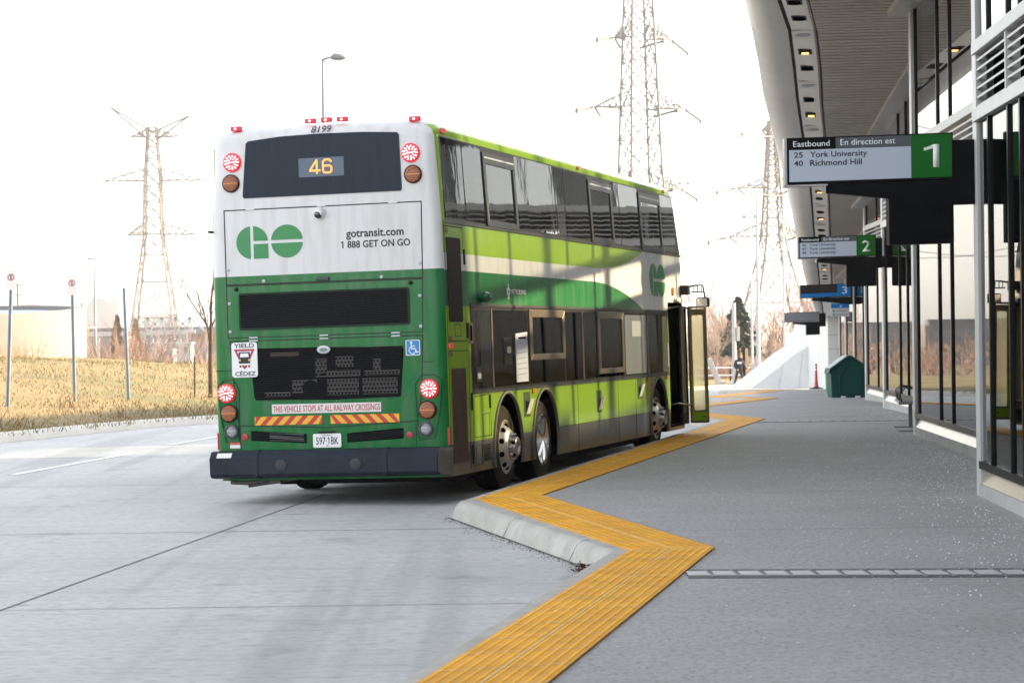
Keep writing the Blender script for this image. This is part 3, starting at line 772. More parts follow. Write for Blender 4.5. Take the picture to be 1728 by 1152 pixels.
    gp = [(-.80, 1.09), (.05, 1.073), (.73, 1.085), (.765, 1.10), (.81, 1.57), (.80, 1.59), (.0, 1.612), (-.86, 1.62), (-.815, 1.11)]
    mb = MB(); mb.prism(gp, RF, -.001, .003, 0)
    g2 = P('engine_grille', mb, M_SLATB)
    GUARD = [mat('guard_grey', (.115, .10, .09), .6), M_SLATB, mat('copper_pipe', (.10, .045, .025), .5)]
    def perf(u0, u1, z0, z1):                      # perforated engine guards behind the slats
        eng = MB(); eng.prism([(u0, z0), (u1, z0), (u1, z1), (u0, z1)], RF, .003, .0045, 0)
        nz_ = max(1, int((z1-z0)/.034)); nu = max(1, int((u1-u0)/.036))
        for i in range(nz_):
            for j in range(nu):
                a = u0+(j+.5+(.25 if i % 2 else -.25)*.9)*(u1-u0)/nu; b = z0+(i+.5)*(z1-z0)/nz_
                eng.prism(disc(a, b, .0125, 6), RF, .0045, .0058, 1)
        P('engine_guard', eng, GUARD, g2)
    perf(-.08, .34, 1.31, 1.37); perf(-.14, -.02, 1.31, 1.5); perf(.08, .27, 1.40, 1.51); perf(.48, .56, 1.36, 1.48); perf(.38, .76, 1.315, 1.365)
    perf(-.40, -.13, 1.15, 1.285); perf(-.02, .32, 1.12, 1.285); perf(.36, .735, 1.12, 1.285); perf(-.70, -.42, 1.12, 1.165)
    eng = MB(); eng.prism([(-.63, 1.53), (-.32, 1.53), (-.32, 1.57), (-.63, 1.57)], RF, .003, .0045, 2)
    P('engine_pipe', eng, GUARD, g2)
    eng = MB(); eng.prism(disc(-.20, 1.19, .09, 18), RF, .0046, .0064, 1); P('engine_pulley', eng, GUARD, g2)
    mb = MB(); z = 1.09
    while z < 1.60:
        a, b = gx(z); a = max(a, -.764) if 1.31 < z < 1.70 else a; mb.box(a, b, -.014, -.007, z-.0042, z+.0042); z += .0195
    P('grille_slat', mb, M_SLAT, g2)
    mb = MB(); mb.lathe([(.075, 0), (.07, .012), (0, .016)], (0, 0, 0), (0, -1, 0), 24)
    mb.v = [(-.042+a*1.0, b-.012, 1.587+c*.58) for a, b, c in mb.v]
    em = P('oval_emblem', mb, M_STEEL, smooth=40)
    mb = MB(); mb.prism([(-.042+.045*math.cos(R(t)), 1.587+.02*math.sin(R(t))) for t in range(0, 360, 30)], RF, .028, .0295); P('emblem_face', mb, mat('emblem_green', (.16, .22, .19), .4), em)
    # --- signs and stickers on the rear
    mb = MB(); mb.prism(rrect(-1.05, -.768, 1.327, 1.687, .03), RF, .004, .012)
    ys = P('yield_sign', mb, M_PAINTW)
    text('lettering', 'YIELD', (-1.02, -.80, 1.632, 1.676), RF, .012, M_LETTER, ys, bold=.012)
    text('lettering', 'CÉDEZ', (-1.015, -.79, 1.342, 1.398), RF, .012, M_LETTER, ys, bold=.012)
    mb = MB(); RED = mat('sign_red', (.42, .02, .035), .45)
    tri = lambda s: [(-.909-.115*s, 1.612-.008*(1-s)), (-.909, 1.612-.215*s+.02*(1-s)), (-.909+.115*s, 1.612-.008*(1-s))]
    frame_prism(mb, [(-1.024, 1.618), (-.794, 1.618), (-.89, 1.425), (-.909, 1.412), (-.928, 1.425)], [(-.99, 1.597), (-.828, 1.597), (-.895, 1.452), (-.909, 1.447), (-.923, 1.452)], RF, .012, .0135)
    P('red_triangle', mb, RED, ys)
    mb = MB(); mb.prism(rrect(-.972, -.846, 1.468, 1.588, .012), RF, .0136, .015, 0)
    mb.prism([(-.958, 1.535), (-.86, 1.535), (-.866, 1.575), (-.952, 1.575)], RF, .015, .016, 1)
    mb.prism(rrect(-.98, -.838, 1.452, 1.470, .004), RF, .0136, .015, 1)
    for uu in (-.965, -.87): mb.prism(rrect(uu, uu+.02, 1.43, 1.452, .004), RF, .0136, .015, 0)
    for uu in (-.962, -.856): mb.prism(disc(uu, 1.505, .014, 10), RF, .015, .016, 2)
    P('bus_pictogram', mb, [M_LETTER, M_PAINTW, mat('pict_yellow', (.55, .42, .05), .5)], ys)
    mb = MB(); mb.prism(rrect(.834, .986, 1.498, 1.655, .012), RF, .003, .006); ac = P('accessibility_sign', mb, mat('access_blue', (.015, .21, .52), .4))
    mb = MB(); frame_prism(mb, rrect(.834, .986, 1.498, 1.655, .012), rrect(.841, .979, 1.505, 1.648, .01), RF, .006, .0068)
    mb.prism(disc(.893, 1.628, .0125, 14), RF, .006, .0072)
    stroke(mb, [(.893, 1.612), (.897, 1.567), (.932, 1.567), (.95, 1.53), (.965, 1.535)], .0055, RF, .006, .0072)
    stroke(mb, [(.896, 1.593), (.928, 1.593)], .0045, RF, .006, .0072)
    stroke(mb, [(.905+.036*math.cos(R(t)), 1.552+.036*math.sin(R(t))) for t in range(120, 341, 20)], .0045, RF, .006, .0072)
    P('wheelchair_symbol', mb, M_PAINTW, ac)
    mb = MB(); mb.prism([(-.63, .943), (.55, .939), (.553, 1.035), (-.628, 1.040)], RF, .003, .005); rs = P('railway_sticker', mb, mat('sticker_pale', (.70, .66, .64), .5))
    text('lettering', 'THIS VEHICLE STOPS AT ALL RAILWAY CROSSINGS', (-.615, .54, .957, 1.022), RF, .005, mat('letter_red', (.50, .05, .06), .5), rs, bold=.004)
    CR = mat('chevron_red', (.50, .025, .02), .4); CY = mat('chevron_yellow', (.72, .40, .012), .4)
    for u0, u1, sl in ((-.82, -.085, 1), (.005, .742, -1)):
        mb = MB(); z0, z1 = .828, .916
        mb.prism([(u0, z0), (u1, z0), (u1, z1), (u0, z1)], RF, .003, .005, 0)
        st = .064; x = u0-.2
        while x < u1+.2:
            poly = [(x, z0), (x+st*.95, z0), (x+st*.95+sl*.085, z1), (x+sl*.085, z1)]
            poly = [(min(max(a, u0), u1), b) for a, b in poly]
            if max(p[0] for p in poly)-min(p[0] for p in poly) > .01: mb.prism(poly, RF, .005, .0058, 1)
            x += st*2
        P('chevron_strip', mb, [CY, CR])
    mb = MB(); mb.prism(rrect(-.188, .116, .587, .729, .015), RF, .012, .016); pl = P('licence_plate', mb, M_PAINTW)
    text('lettering', '597·1BK', (-.155, .088, .618, .694), RF, .016, mat('plate_blue', (.015, .02, .06), .5), pl, bold=.005)
    mb = MB(); mb.prism(rrect(-.09, .02, .704, .718, .004), RF, .016, .017, 0); mb.prism(disc(-.036, .606, .012, 8), RF, .016, .017, 0)
    P('plate_crown', mb, mat('plate_faint', (.45, .47, .52), .5), pl)
    mb = MB(); mb.box(-.12, .05, -.03, -.001, .735, .752); P('plate_lamp', mb, M_BLACK)
    for nm, pts in (('vent_slot', [(-.866, .673), (-.265, .635), (-.262, .73), (-.864, .773)]), ('vent_slot', [(.177, .634), (.779, .662), (.782, .768), (.179, .727)])):
        mb = MB(); mb.prism(pts, RF, -.001, .003, 1)
        for q in range(1, 6):
            t = q/6; a = [pts[0][i]+(pts[3][i]-pts[0][i])*t for i in (0, 1)]; b = [pts[1][i]+(pts[2][i]-pts[1][i])*t for i in (0, 1)]
            mb.bar((a[0], -.008, a[1]), (b[0], -.008, b[1]), .012, .008, 0)
        if pts[0][0] < 0:
            for q in range(4): mb.bar((-.66, -.006, .675+q*.022), (-.29, -.006, .655+q*.022), .006, .012, 2)
        P(nm, mb, [M_SLAT, M_SLATB, mat('vent_grey', (.16, .16, .16), .5)])
    mb = MB(); mb.prism([(-1.10, .598), (-.99, .598), (-.99, .632), (-1.10, .632)], RF, .003, .005, 0); mb.prism([(-1.10, .633), (-.99, .633), (-.99, .664), (-1.10, .664)], RF, .003, .005, 1)
    P('warning_sticker', mb, [M_PAINTW, mat('sticker_orange', (.55, .12, .05), .5)])
    for sgn in (-1, 1):
        mb = MB(); u = sgn*1.245
        mb.box(u-.012, u+.012, -.008+.05, .06, .585, .76); P('corner_reflector', mb, mat('reflector_red', (.38, .012, .03), .25))
    # --- bumper
    prof = [(-.005, .572), (-.075, .567), (-.13, .505), (-.135, .495), (-.13, .33), (-.10, .298), (.0, .285), (.06, .30), (.06, .56)]
    def bump_seg(nm, u0, u1, m, grow=0.):
        mb = MB(); k = len(prof)
        pr = [(v-grow, z+(grow if z > .45 else -grow)) for v, z in prof]
        mb.v = [(u0, v, z) for v, z in pr]+[(u1, v, z) for v, z in pr]
        mb.f = [tuple(range(k)), tuple(range(2*k-1, k-1, -1))]+[(i, k+i, k+(i+1) % k, (i+1) % k) for i in range(k)]; mb.m = [0]*len(mb.f)
        return P(nm, mb, m, bevel=.008)
    bp_ = bump_seg('bumper', -1.285, 1.17, M_BUMP)
    for u in (-.771, .619):
        q = bump_seg('bumper_joint', u-.022, u+.022, M_BUMP, .007); q.parent = bp_
    for u in (-.50, .305):
        mb = MB(); mb.lathe([(.062, 0), (.062, .008), (.045, .012), (0, .010)], (u, -.133, .415), (0, -1, 0), 20); P('bumper_cap', mb, mat('cap_dark', (.012, .015, .024), .5), bp_, smooth=40)
    mb = MB(); mb.prism([(-1.205, .505), (-1.045, .505), (-1.045, .552), (-1.205, .552)], lambda a, b, n: (a, -.131+.89*(b-.505)-n, b), .004, .007); st = P('bumper_sticker', mb, M_PAINTW, bp_)
    # bumper end piece on the kerb side
    mb = MB(); k = 9
    pr2 = [(.03, .568), (.03, .285)]
    mb.add([(1.172, -.075, .565), (1.245, .0, .56), (1.282, .075, .555), (1.172, -.128, .50), (1.252, -.03, .495), (1.285, .06, .49), (1.172, -.125, .33), (1.25, -.03, .315), (1.28, .06, .30), (1.172, .0, .285), (1.24, .03, .285), (1.27, .08, .28), (1.172, .03, .57), (1.24, .05, .57), (1.27, .10, .565)],
           [(0, 1, 4, 3), (1, 2, 5, 4), (3, 4, 7, 6), (4, 5, 8, 7), (6, 7, 10, 9), (7, 8, 11, 10), (12, 13, 1, 0), (13, 14, 2, 1)])
    P('bumper_end', mb, mat('bumper_grey', (.13, .12, .10), .4, .3, var=.3, vs=6), smooth=30)
    # --- underside
    mb = MB(); mb.box(-.95, .95, .4, 12.1, .36, .46); mb.box(-1.12, 1.12, 4.75, 9.8, .17, .35); mb.box(-.62, .80, 1.7, 4.75, .17, .35); mb.box(-.75, 1.10, .5, 1.6, .19, .35); mb.tube([(-.9, 2.3, .43), (.9, 2.3, .43)], .10, 10); mb.tube([(-.9, 10.57, .43), (.9, 10.57, .43)], .08, 10)  # low belly boxes added around the frame to deepen the shade underneath
    mb.tube([(-.4, .3, .30), (.1, .3, .26), (.7, .5, .27), (.9, 1.2, .28)], .03, 8); mb.box(-.3, .5, .3, 1.6, .25, .4); mb.box(.2, .9, .7, 1.5, .22, .4)
    P('underframe', mb, M_RUBBER)
    mb = MB(); mb.tube([(-1.12, .05, .245), (-.95, .06, .235), (-.7, .12, .255), (-.45, .2, .27)], .022, 8, 0); mb.tube([(-.95, .1, .20), (-.75, .12, .225), (-.5, .2, .25)], .016, 8, 0); mb.box(-1.15, -.6, .1, .5, .23, .27, 0)
    P('exhaust_pipe', mb, mat('sooty_steel', (.10, .09, .08), .6, .4, var=.5, vs=20), smooth=60)
    # --- wheels
    def wheel(u_out, v, sgn, kind):
        zc = .472-sgn*1.15*math.sin(LEAN)+v*math.sin(-PIT)
        ax = (sgn, 0, 0); o = (sgn*u_out, v, zc)
        t = empty_part('wheel', bus)
        w = .56 if kind == 'dual' and sgn < 0 else .30
        mb = MB(); mb.lathe([(.285, -.03), (.30, -.004), (.36, .0), (.43, -.012), (.458, -.04)], o, ax, 44); mb.lathe([(.458, -.04), (.470, -.07), (.470, -w+.06), (.44, -w), (.29, -w)], o, ax, 44, 1)
        for q in (-.11, -.16, -.21): mb.lathe([(.4715, q), (.462, q-.005), (.462, q-.012), (.4715, q-.017)], o, ax, 44, 1)
        mb.build('tyre', [M_TIRE, M_TREAD], t, smooth=40)
        mb = MB()
        if kind == 'dual':      # deep dish, polished
            mb.lathe([(.300, -.006), (.285, -.004), (.270, -.02), (.258, -.07), (.245, -.13), (.20, -.165), (.17, -.17), (.165, -.10), (.12, -.09), (.0, -.085)], o, ax, 40)
            for q in range(10):
                a = 2*math.pi*q/10; mb.lathe([(.013, -.17), (.013, -.135), (0, -.13)], (sgn*u_out, v+.195*math.cos(a), zc+.195*math.sin(a)), ax, 8)
            mb.build('rim', M_CHROME, t, smooth=40)
        else:                   # outset disc with hub
            mb.lathe([(.300, -.006), (.288, -.004), (.275, -.025), (.262, -.03), (.225, .02), (.175, .06), (.165, .062), (.0, .062)], o, ax, 40, 0)
            for q in range(10):
                a = 2*math.pi*(q+.5)/10; c = Vector((sgn*(u_out+.012), v+.235*math.cos(a), zc+.235*math.sin(a)))
                nrm = Vector((sgn*.78, .6*math.cos(a), .6*math.sin(a)))
                mb.lathe([(.030, -.01), (.030, .004), (0, .005)], c, nrm, 12, 1)
            mb.build('rim', [M_RIM, M_SLATB], t, smooth=40)
            mb = MB(); mb.lathe([(.15, .06), (.15, .075), (.118, .08), (.110, .13), (.098, .138), (.07, .14), (.062, .115), (0, .112)], o, ax, 30, 0)
            for q in range(10):
                a = 2*math.pi*q/10; mb.lathe([(.017, .055), (.017, .10), (.010, .108), (0, .109)], (o[0]*0+sgn*u_out, v+.135*math.cos(a), zc+.135*math.sin(a)), ax, 8, 0)
                mb.lathe([(.008, .135), (.008, .15), (0, .152)], (sgn*u_out, v+.085*math.cos(a), zc+.085*math.sin(a)), ax, 6, 0)
            for q in range(5):
                a = 2*math.pi*q/5+.2; c = (sgn*(u_out), v+.112*math.cos(a), zc+.112*math.sin(a)); mb.lathe([(.02, .09), (.02, .127), (0, .128)], c, ax, 8, 1)
            mb.build('hub', [mat('hub_steel', (.40, .37, .33), .35, .6), M_SLATB], t, smooth=40)
    def empty_part(nm, par):
        o = bpy.data.objects.new(nm, None); col.objects.link(o); o.parent = par; o.empty_display_size = .1; return o
    for v, kind in ((2.36, 'out'), (4.02, 'dual'), (10.62, 'out')):
        for sgn in (1, -1): wheel(1.215, v, sgn, kind)
    for a in (-1.15, .55):
        mb = MB(); mb.box(a, a+.6, 1.62, 1.65, .16, .46); P('mud_flap', mb, M_RUBBER)
    # arch rims
    for sgn in (1, -1):
        for av in ARCH:
            mb = MB(); pts = []
            a0 = math.degrees(math.asin((.27-.455)/.6))
            for q in range(25):
                t = R(a0+(180-2*a0)*q/24); pts.append((sgn*1.272, av+.605*math.cos(t), .455+.605*math.sin(t)))
            mb.tube(pts, .022, 6); P('wheel_arch_trim', mb, mat('arch_rubber', (.14, .125, .10), .6), smooth=60)
    # --- side glazing
    G_BUS = thin_glass('tinted_pane', (.34, .34, .32), .8, 0, .12)
    mb = MB(); SEAT = mat('seat_cloth', (.03, .045, .06), .9)
    rnd = random.Random(2)
    for i in range(11):
        v = 1.95+i*.84
        for u0 in (-1.12, -.64, .24, .72):
            if (u0 > .7 and 2.5 < v < 3.3) or abs(v-7.0) < .2: continue
            mb.prism(rrect(u0, u0+.42, 1.126, 1.56, .07), lambda a, b, n, v=v: (a, v+n+.12*(b-1.1), b), 0, .10)
    P('seat_row', mb, SEAT)
    mb = MB()
    for v in (2.6, 4.1, 5.35, 7.1, 8.6, 10.2):
        for u in (-.16, .18): mb.tube([(u, v, 1.126), (u, v, 1.984)], .018, 8)
    mb.tube([(1.02, 5.3, 1.13), (1.02, 5.35, 1.98)], .018, 8); mb.tube([(.18, 1.8, 1.9), (.18, 11.2, 1.9)], .015, 6)
    P('hand_pole', mb, mat('pole_yellow', (.62, .42, .02), .4), smooth=60)
    mb = MB(); mb.box(-1.15, 1.15, 1.74, 1.78, 1.127, 1.983); mb.box(.3, 1.15, 8.36, 8.40, 1.127, 1.983); mb.box(-1.15, -.2, 11.0, 11.04, 1.127, 1.983); P('partition', mb, mat('partition_grey', (.09, .09, .09), .6))
    mb = MB(); mb.box(-.5, .5, 1.9, 11.2, 1.972, 1.983); P('ceiling_panel', mb, mat('ceiling_pale', (.35, .35, .34), .6))
    mb = MB(); mb.prism([(11.46, 1.22), (12.30, 1.22), (12.30, 1.98), (11.46, 1.98)], SFL, -.01, -.004); P('driver_window', mb, G_BUS)
    def pane(par, pts, fr=SF, n=.006, nm='pane', m=None):
        mb = MB(); mb.prism(pts, fr, -.002, n); return P(nm, mb, m or M_PANE, par)
    for fr in (SF, SFL):
        # upper ribbon
        mb = MB(); T0, T1 = 3.722, 2.835
        mb.prism([(.10, T1), (12.52, T1), (12.22, T0), (.13, T0)], fr, -.002, .004); up = P('upper_window_band', mb, M_FRAME)
        def q4(a0, a1, b0, b1): return [(a0, b0), (a1, b0), (a1-.105*(b1-b0)*.0, b1), (a0, b1)]
        plain = [(.12, .86), (.90, 1.62), (3.03, 4.84), (4.88, 5.32), (5.36, 6.60), (8.02, 8.42), (8.46, 9.68), (11.27, 12.22)]
        for a0, a1 in plain:
            pane(up, q4(a0, a1, 2.885, 3.705), fr, .008)
        for a0, a1 in ((1.66, 2.99), (6.64, 7.98), (9.72, 11.23)):
            mb = MB(); o_ = q4(a0, a1, 2.86, 3.66); i_ = q4(a0+.10, a1-.09, 2.93, 3.54)
            frame_prism(mb, o_, i_, fr, .004, .022)
            mb.prism([(a0+.05, 3.595), (a1-.04, 3.595), (a1-.04, 3.615), (a0+.05, 3.615)], fr, .022, .026, 1)
            mb.prism([(a0+.015, 2.90), (a0+.055, 2.90), (a0+.055, 3.1), (a0+.015, 3.1)], fr, .022, .026, 2)
            w_ = P('opening_window', mb, [mat('frame_charcoal', (.022, .023, .025), .3), M_STEEL, M_GOLDFR], up)
            pane(up, i_, fr, .008)
        for nm, z_ in (('drip_rail', 2.842),):
            mb = MB(); mb.prism([(.0, z_-.012), (12.55, z_-.012), (12.55, z_+.014), (.0, z_+.014)], fr, .0, .016); P(nm, mb, mat('rail_dark', (.03, .03, .03), .4))
        # lower ribbon
        L0 = 1.10; L1 = 2.0
        end = 11.36
        mb = MB()
        for a0, a1, b0, b1 in ((.87, 1.72, L0, L1), (1.72, end, L0, L0+.035), (1.72, end, L1-.045, L1), (end-.05, end, L0+.035, L1-.045)): mb.prism([(a0, b0), (a1, b0), (a1, b1), (a0, b1)], fr, -.004, .004)
        for a in (3.25, 5.0, 6.72, 8.31, 9.86): mb.prism([(a-.045, L0+.035), (a+.045, L0+.035), (a+.045, L1-.045), (a-.045, L1-.045)], fr, -.03, .004)
        lo = P('lower_window_band', mb, M_FRAME)
        lp = [(.92, 1.64), (1.72, 2.55), (2.58, 3.22), (5.02, 5.9), (5.93, 6.70), (8.34, 9.82), (9.90, 11.30)]
        for a0, a1 in lp: pane(lo, [(a0, L0+.03), (a1, L0+.03), (a1, L1-.05), (a0, L1-.05)], fr, .008, m=M_PANE if a0 < 1 else G_BUS)
        pane(lo, [(3.28, L0+.03), (4.96, L0+.03), (4.96, 1.40), (3.28, 1.40)], fr, .008, m=G_BUS)
        for a0, a1, b0 in ((3.27, 4.97, 1.395), (6.73, 8.29, 1.175)):
            mb = MB(); o_ = [(a0, b0), (a1, b0), (a1, 1.975), (a0, 1.975)]; i_ = [(a0+.13, b0+.07), (a1-.12, b0+.07), (a1-.12, 1.885), (a0+.13, 1.885)]
            frame_prism(mb, o_, i_, fr, .004, .024); P('opening_window', mb, M_GOLDFR, lo, bevel=.008)
            pane(lo, i_, fr, .008, m=G_BUS)
        for a in (1.68, 5.92, 8.31, 9.86):
            mb = MB(); mb.prism([(a-.022, L0+.02), (a+.022, L0+.02), (a+.022, L1-.02), (a-.022, L1-.02)], fr, .004, .016); P('pillar_strip', mb, M_GOLDFR, lo)
        for z_ in (L0-.012, L1+.008):
            mb = MB(); mb.prism([(.87, z_-.014), (end, z_-.014), (end, z_+.014), (.87, z_+.014)], fr, .0, .014); P('window_rail', mb, mat('rail_dark', (.03, .03, .03), .4))
        if fr is SF:
            mb = MB(); mb.prism([(2.66, 1.16), (3.19, 1.16), (3.19, 1.72), (2.66, 1.70)], fr, .008, .0095, 0)
            for q in range(5): mb.prism([(2.72, 1.24+q*.06), (3.14, 1.25+q*.06), (3.14, 1.254+q*.06), (2.72, 1.244+q*.06)], fr, .0095, .0102, 1)
            mb.prism([(2.78, 1.64), (3.12, 1.645), (3.12, 1.665), (2.78, 1.66)], fr, .0095, .0102, 1)
            P('route_notice', mb, [mat('paper_blue', (.50, .53, .62), .7), M_SLATB], lo)
            mb = MB(); mb.prism([(8.40, 1.14), (9.78, 1.14), (9.78, 1.94), (8.40, 1.94)], fr, .008, .0095, 0); mb.prism([(8.85, 1.65), (9.45, 1.65), (9.45, 1.86), (8.85, 1.86)], fr, .0095, .0105, 1)
            P('window_screen', mb, [mat('screen_grey', (.24, .26, .29), .25, coat=.4), mat('screen_label', (.42, .45, .48), .5)], lo)
            mb = MB(); mb.prism(rrect(2.15, 2.5, 1.36, 1.66, .02), fr, .008, .012, 0); mb.prism(rrect(2.28, 2.44, 1.49, 1.56, .01), fr, .012, .014, 1)
            P('validator', mb, [M_BLACK, mat('validator_label', (.6, .56, .45), .5)], lo)
            mb = MB(); mb.prism(rrect(1.0, 1.22, 1.2, 1.36, .01), fr, .008, .016, 0); mb.prism(rrect(1.05, 1.17, 1.23, 1.29, .01), fr, .016, .02, 1); P('latch_box', mb, [M_FRAME, M_STEEL], lo)
            go(SF, 10.47, 11.02, 2.45, .275, .235, .1, .001, .004)
            text('operator_name', 'METROLINX', (2.56, 3.22, 2.14, 2.195), SF, .001, mat('decal_white', (.7, .7, .66), .5), bus, bold=.02)
            mb = MB(); cv, cz = 2.46, 2.167
            for q in range(6):
                a = R(60*q+30); mb.prism(disc(cv+.05*math.cos(a), cz+.034*math.sin(a), .028, 6), SF, .001, .003)
            mb.prism(disc(cv, cz+.068, .02, 6), SF, .001, .003); mb.prism(disc(cv, cz-.068, .02, 6), SF, .001, .003)
            P('operator_mark', mb, mat('decal_white', (.7, .7, .66), .5))
            # grilles near the rear corner
            for z0, z1, a0, a1, m_ in ((1.826, 2.69, .10, .595, M_WOODY), (.383, 1.352, .115, .63, mat('brown_grille', (.06, .022, .015), .5, var=.35, vs=40, stretch=(1, 1, .03)))):
                mb = MB(); mb.prism(rrect(a0, a1, z0, z1, .01), SF, .001, .005, 0)
                k_ = 26
                for q in range(k_):
                    a = a0+(q+.5)*(a1-a0)/k_; mb.prism([(a-.006, z0+.01), (a+.006, z0+.01), (a+.006, z1-.01), (a-.006, z1-.01)], SF, .005, .009, 0)
                P('side_grille', mb, m_)
            seam([(.04, 1.63), (.04, 2.80), (.70, 2.80), (.73, 1.63)], .010, True, 'panel_seam', SF)
            seam([(.04, .57), (.04, 1.53), (.80, 1.53)], .008, False, 'panel_seam', SF)
            seam([(.74, .30), (.78, 1.53)], .008, False, 'panel_seam', SF)
            seam([(.92, .62), (.92, 1.045), (1.56, 1.06), (1.57, .62)], .009, True, 'panel_seam', SF)
            seam([(1.25, .62), (1.25, .85), (1.50, .86), (1.5, .62)], .006, True, 'panel_seam', SF)
            seam([(.88, .30), (.88, 1.05)], .008, False, 'panel_seam', SF)
            for a in (5.6, 7.9, 9.0): seam([(a, .27), (a, 1.06)], .007, False, 'panel_seam', SF)
            seam([(4.6, .585), (9.9, .585)], .006, False, 'panel_seam', SF)
            seam([(.30, 1.68), (.52, 1.68), (.52, 1.80), (.30, 1.80)], .008, True, 'panel_seam', SF)
            for a, z_, h_ in ((.72, 2.5, .16), (.74, 1.74, .16), (.83, 1.0, .18), (1.53, .98, .14), (.83, .45, .2)):
                mb = MB(); mb.prism(rrect(a-.016, a+.016, z_-h_/2, z_+h_/2, .006), SF, .0, .014); P('hatch_hinge', mb, M_SLAT)
            mb = MB(); mb.prism(rrect(.80, .93, 1.60, 1.82, .01), SF, .0, .012, 0); mb.prism(rrect(.825, .90, 1.63, 1.79, .008), SF, .012, .014, 1); P('hatch_lock', mb, [M_GOLDFR, M_SLATB])
            for z_ in (1.655, 1.50, 2.755):
                mb = MB(); mb.prism(rrect(.07, .17, z_-.025, z_+.025, .006), SF, .0, .006); P('label_plate', mb, mat('label_brown', (.16, .07, .03), .5))
            mb = MB(); mb.prism(rrect(.07, .20, 1.56, 1.61, .006), SF, .0, .008, 0); P('side_marker', mb, M_REDL)
            for a in (3.42, 9.87, 11.2):
                mb = MB(); mb.prism(rrect(a-.07, a+.07, 1.02, 1.075, .008), SF, .0, .016, 0); P('side_marker', mb, mat('marker_orange', (.62, .19, .015), .3, coat=.4))
            for a, z_ in ((6.2, 3.775), (11.6, 3.77)):
                mb = MB(); mb.prism(rrect(a-.06, a+.06, z_-.02, z_+.02, .008), SF, .0, .03, 0); P('roof_marker', mb, mat('marker_orange', (.62, .19, .015), .3, coat=.4))
            mb = MB(); mb.prism(rrect(.18, .33, 3.755, 3.80, .006), SF, .0, .016, 0); P('roof_marker', mb, mat('marker_red', (.42, .01, .03), .25, coat=.5))
            # open drain flaps: small tilted white covers
            for a, z_ in ((3.10, .90), (6.75, .83), (9.25, .93)):
                mb = MB()
                mb.prism([(a-.13, z_-.14), (a+.15, z_-.14), (a+.15, z_+.14), (a-.13, z_+.14)], SF, .0, .003, 0)
                mb.add([SF(a-.05, z_-.10, .012), SF(a+.12, z_-.10, .012), SF(a+.13, z_+.06, .06), SF(a-.03, z_+.06, .06), SF(a-.05, z_-.11, .004), SF(a+.12, z_-.11, .004), SF(a+.13, z_+.06, .052), SF(a-.03, z_+.06, .052)], [(0, 1, 2, 3), (7, 6, 5, 4), (0, 4, 5, 1), (1, 5, 6, 2), (2, 6, 7, 3), (3, 7, 4, 0)], 1)
                P('flap', mb, [mat('flap_recess', (.03, .06, .01), .5), mat('flap_white', (.75, .74, .68), .4)])
            mb = MB(); mb.prism(rrect(10.02, 10.18, .86, 1.0, .01), SF, .0, .006); P('side_sticker', mb, mat('sticker_red', (.45, .12, .10), .5))
            # side camera
            mb = MB(); mb.lathe([(.06, 0), (.058, .05), (.04, .09), (0, .11)], (1.272, 1.34, 2.10), (1, 0, -.15), 16); mb.prism(rrect(1.22, 1.44, 2.06, 2.15, .03), SF, 0, .05); P('side_camera', mb, mat('camera_green', (.012, .11, .05), .2, coat=.6), smooth=40)
            # fuel flap texture, vent louvre in the skirt
            mb = MB()
            for q in range(9): mb.prism([(1.26, .36+q*.02), (1.5, .36+q*.02), (1.5, .368+q*.02), (1.26, .368+q*.02)], SF, .0, .005)
            P('skirt_vent', mb, M_SLATB)
            seam([(.96, .33), (.96, .53), (1.2, .53), (1.2, .33)], .006, True, 'panel_seam', SF)
            mb = MB(); mb.prism(rrect(11.28, 11.36, 1.2, 1.55, .01), SF, .0, .012); P('door_button', mb, M_STEEL)
    # --- front face
    FRF = lambda a, b, n: (a, (12.70 if b < 2.37 else 12.70-.20*(b-2.37)) + n, b)
    mb = MB(); mb.prism(rrect(-1.05, 1.05, 2.9, 3.62, .08), FRF, -.09, .03); P('upper_windscreen', mb, M_PANE)
    mb = MB(); mb.prism(rrect(-1.05, 1.05, 1.0, 2.2, .08), FRF, -.002, .012); P('windscreen', mb, M_PANE)
    for u in (-.85, .85):
        mb = MB(); mb.lathe([(.1, 0), (.09, .03), (0, .04)], (u, 12.69, .72), (0, 1, 0), 18); P('headlight', mb, mat('clear_lens', (.55, .57, .6), .2), smooth=40)
    # --- open door leaves: they stand out from the side, one seen flat, one on edge
    def leaf(u0, v0, du, dv, lit):
        n = Vector((du, dv)); L = n.length; t = n/L; nn = Vector((-t.y, t.x))
        F = lambda a, b, k: (u0+t.x*a+nn.x*k, v0+t.y*a+nn.y*k, b)
        mb = MB(); frame_prism(mb, rrect(0, L, .335, 2.085, .02), rrect(.028, L-.028, .37, 2.055, .015), F, -.016, .016, 0)
        d_ = P('door_leaf', mb, M_GOLDFR if lit else M_BLACK)  # sunlit leaf coloured gold, shaded leaf coloured black
        mb = MB(); mb.prism([(.028, .37), (L-.028, .37), (L-.028, .50), (.028, .50)], F, -.01, .010, 0)
        if lit:
            mb.prism([(.028, .50), (.055, .50), (.055, 1.0), (.028, 1.06)], F, -.01, .010, 0); mb.prism([(L-.05, .50), (L-.028, .50), (L-.028, .9), (L-.05, .85)], F, -.01, .010, 0)
            P('door_panel', mb, mat('lime_paint', C_LIME, .3, coat=.4), d_)
        else: P('door_panel', mb, M_BLACK, d_)
        mb = MB(); mb.prism([(.03, .5), (L-.03, .5), (L-.03, 2.05), (.03, 2.05)], F, -.003, .003); P('door_glass', mb, G_DOOR, d_)
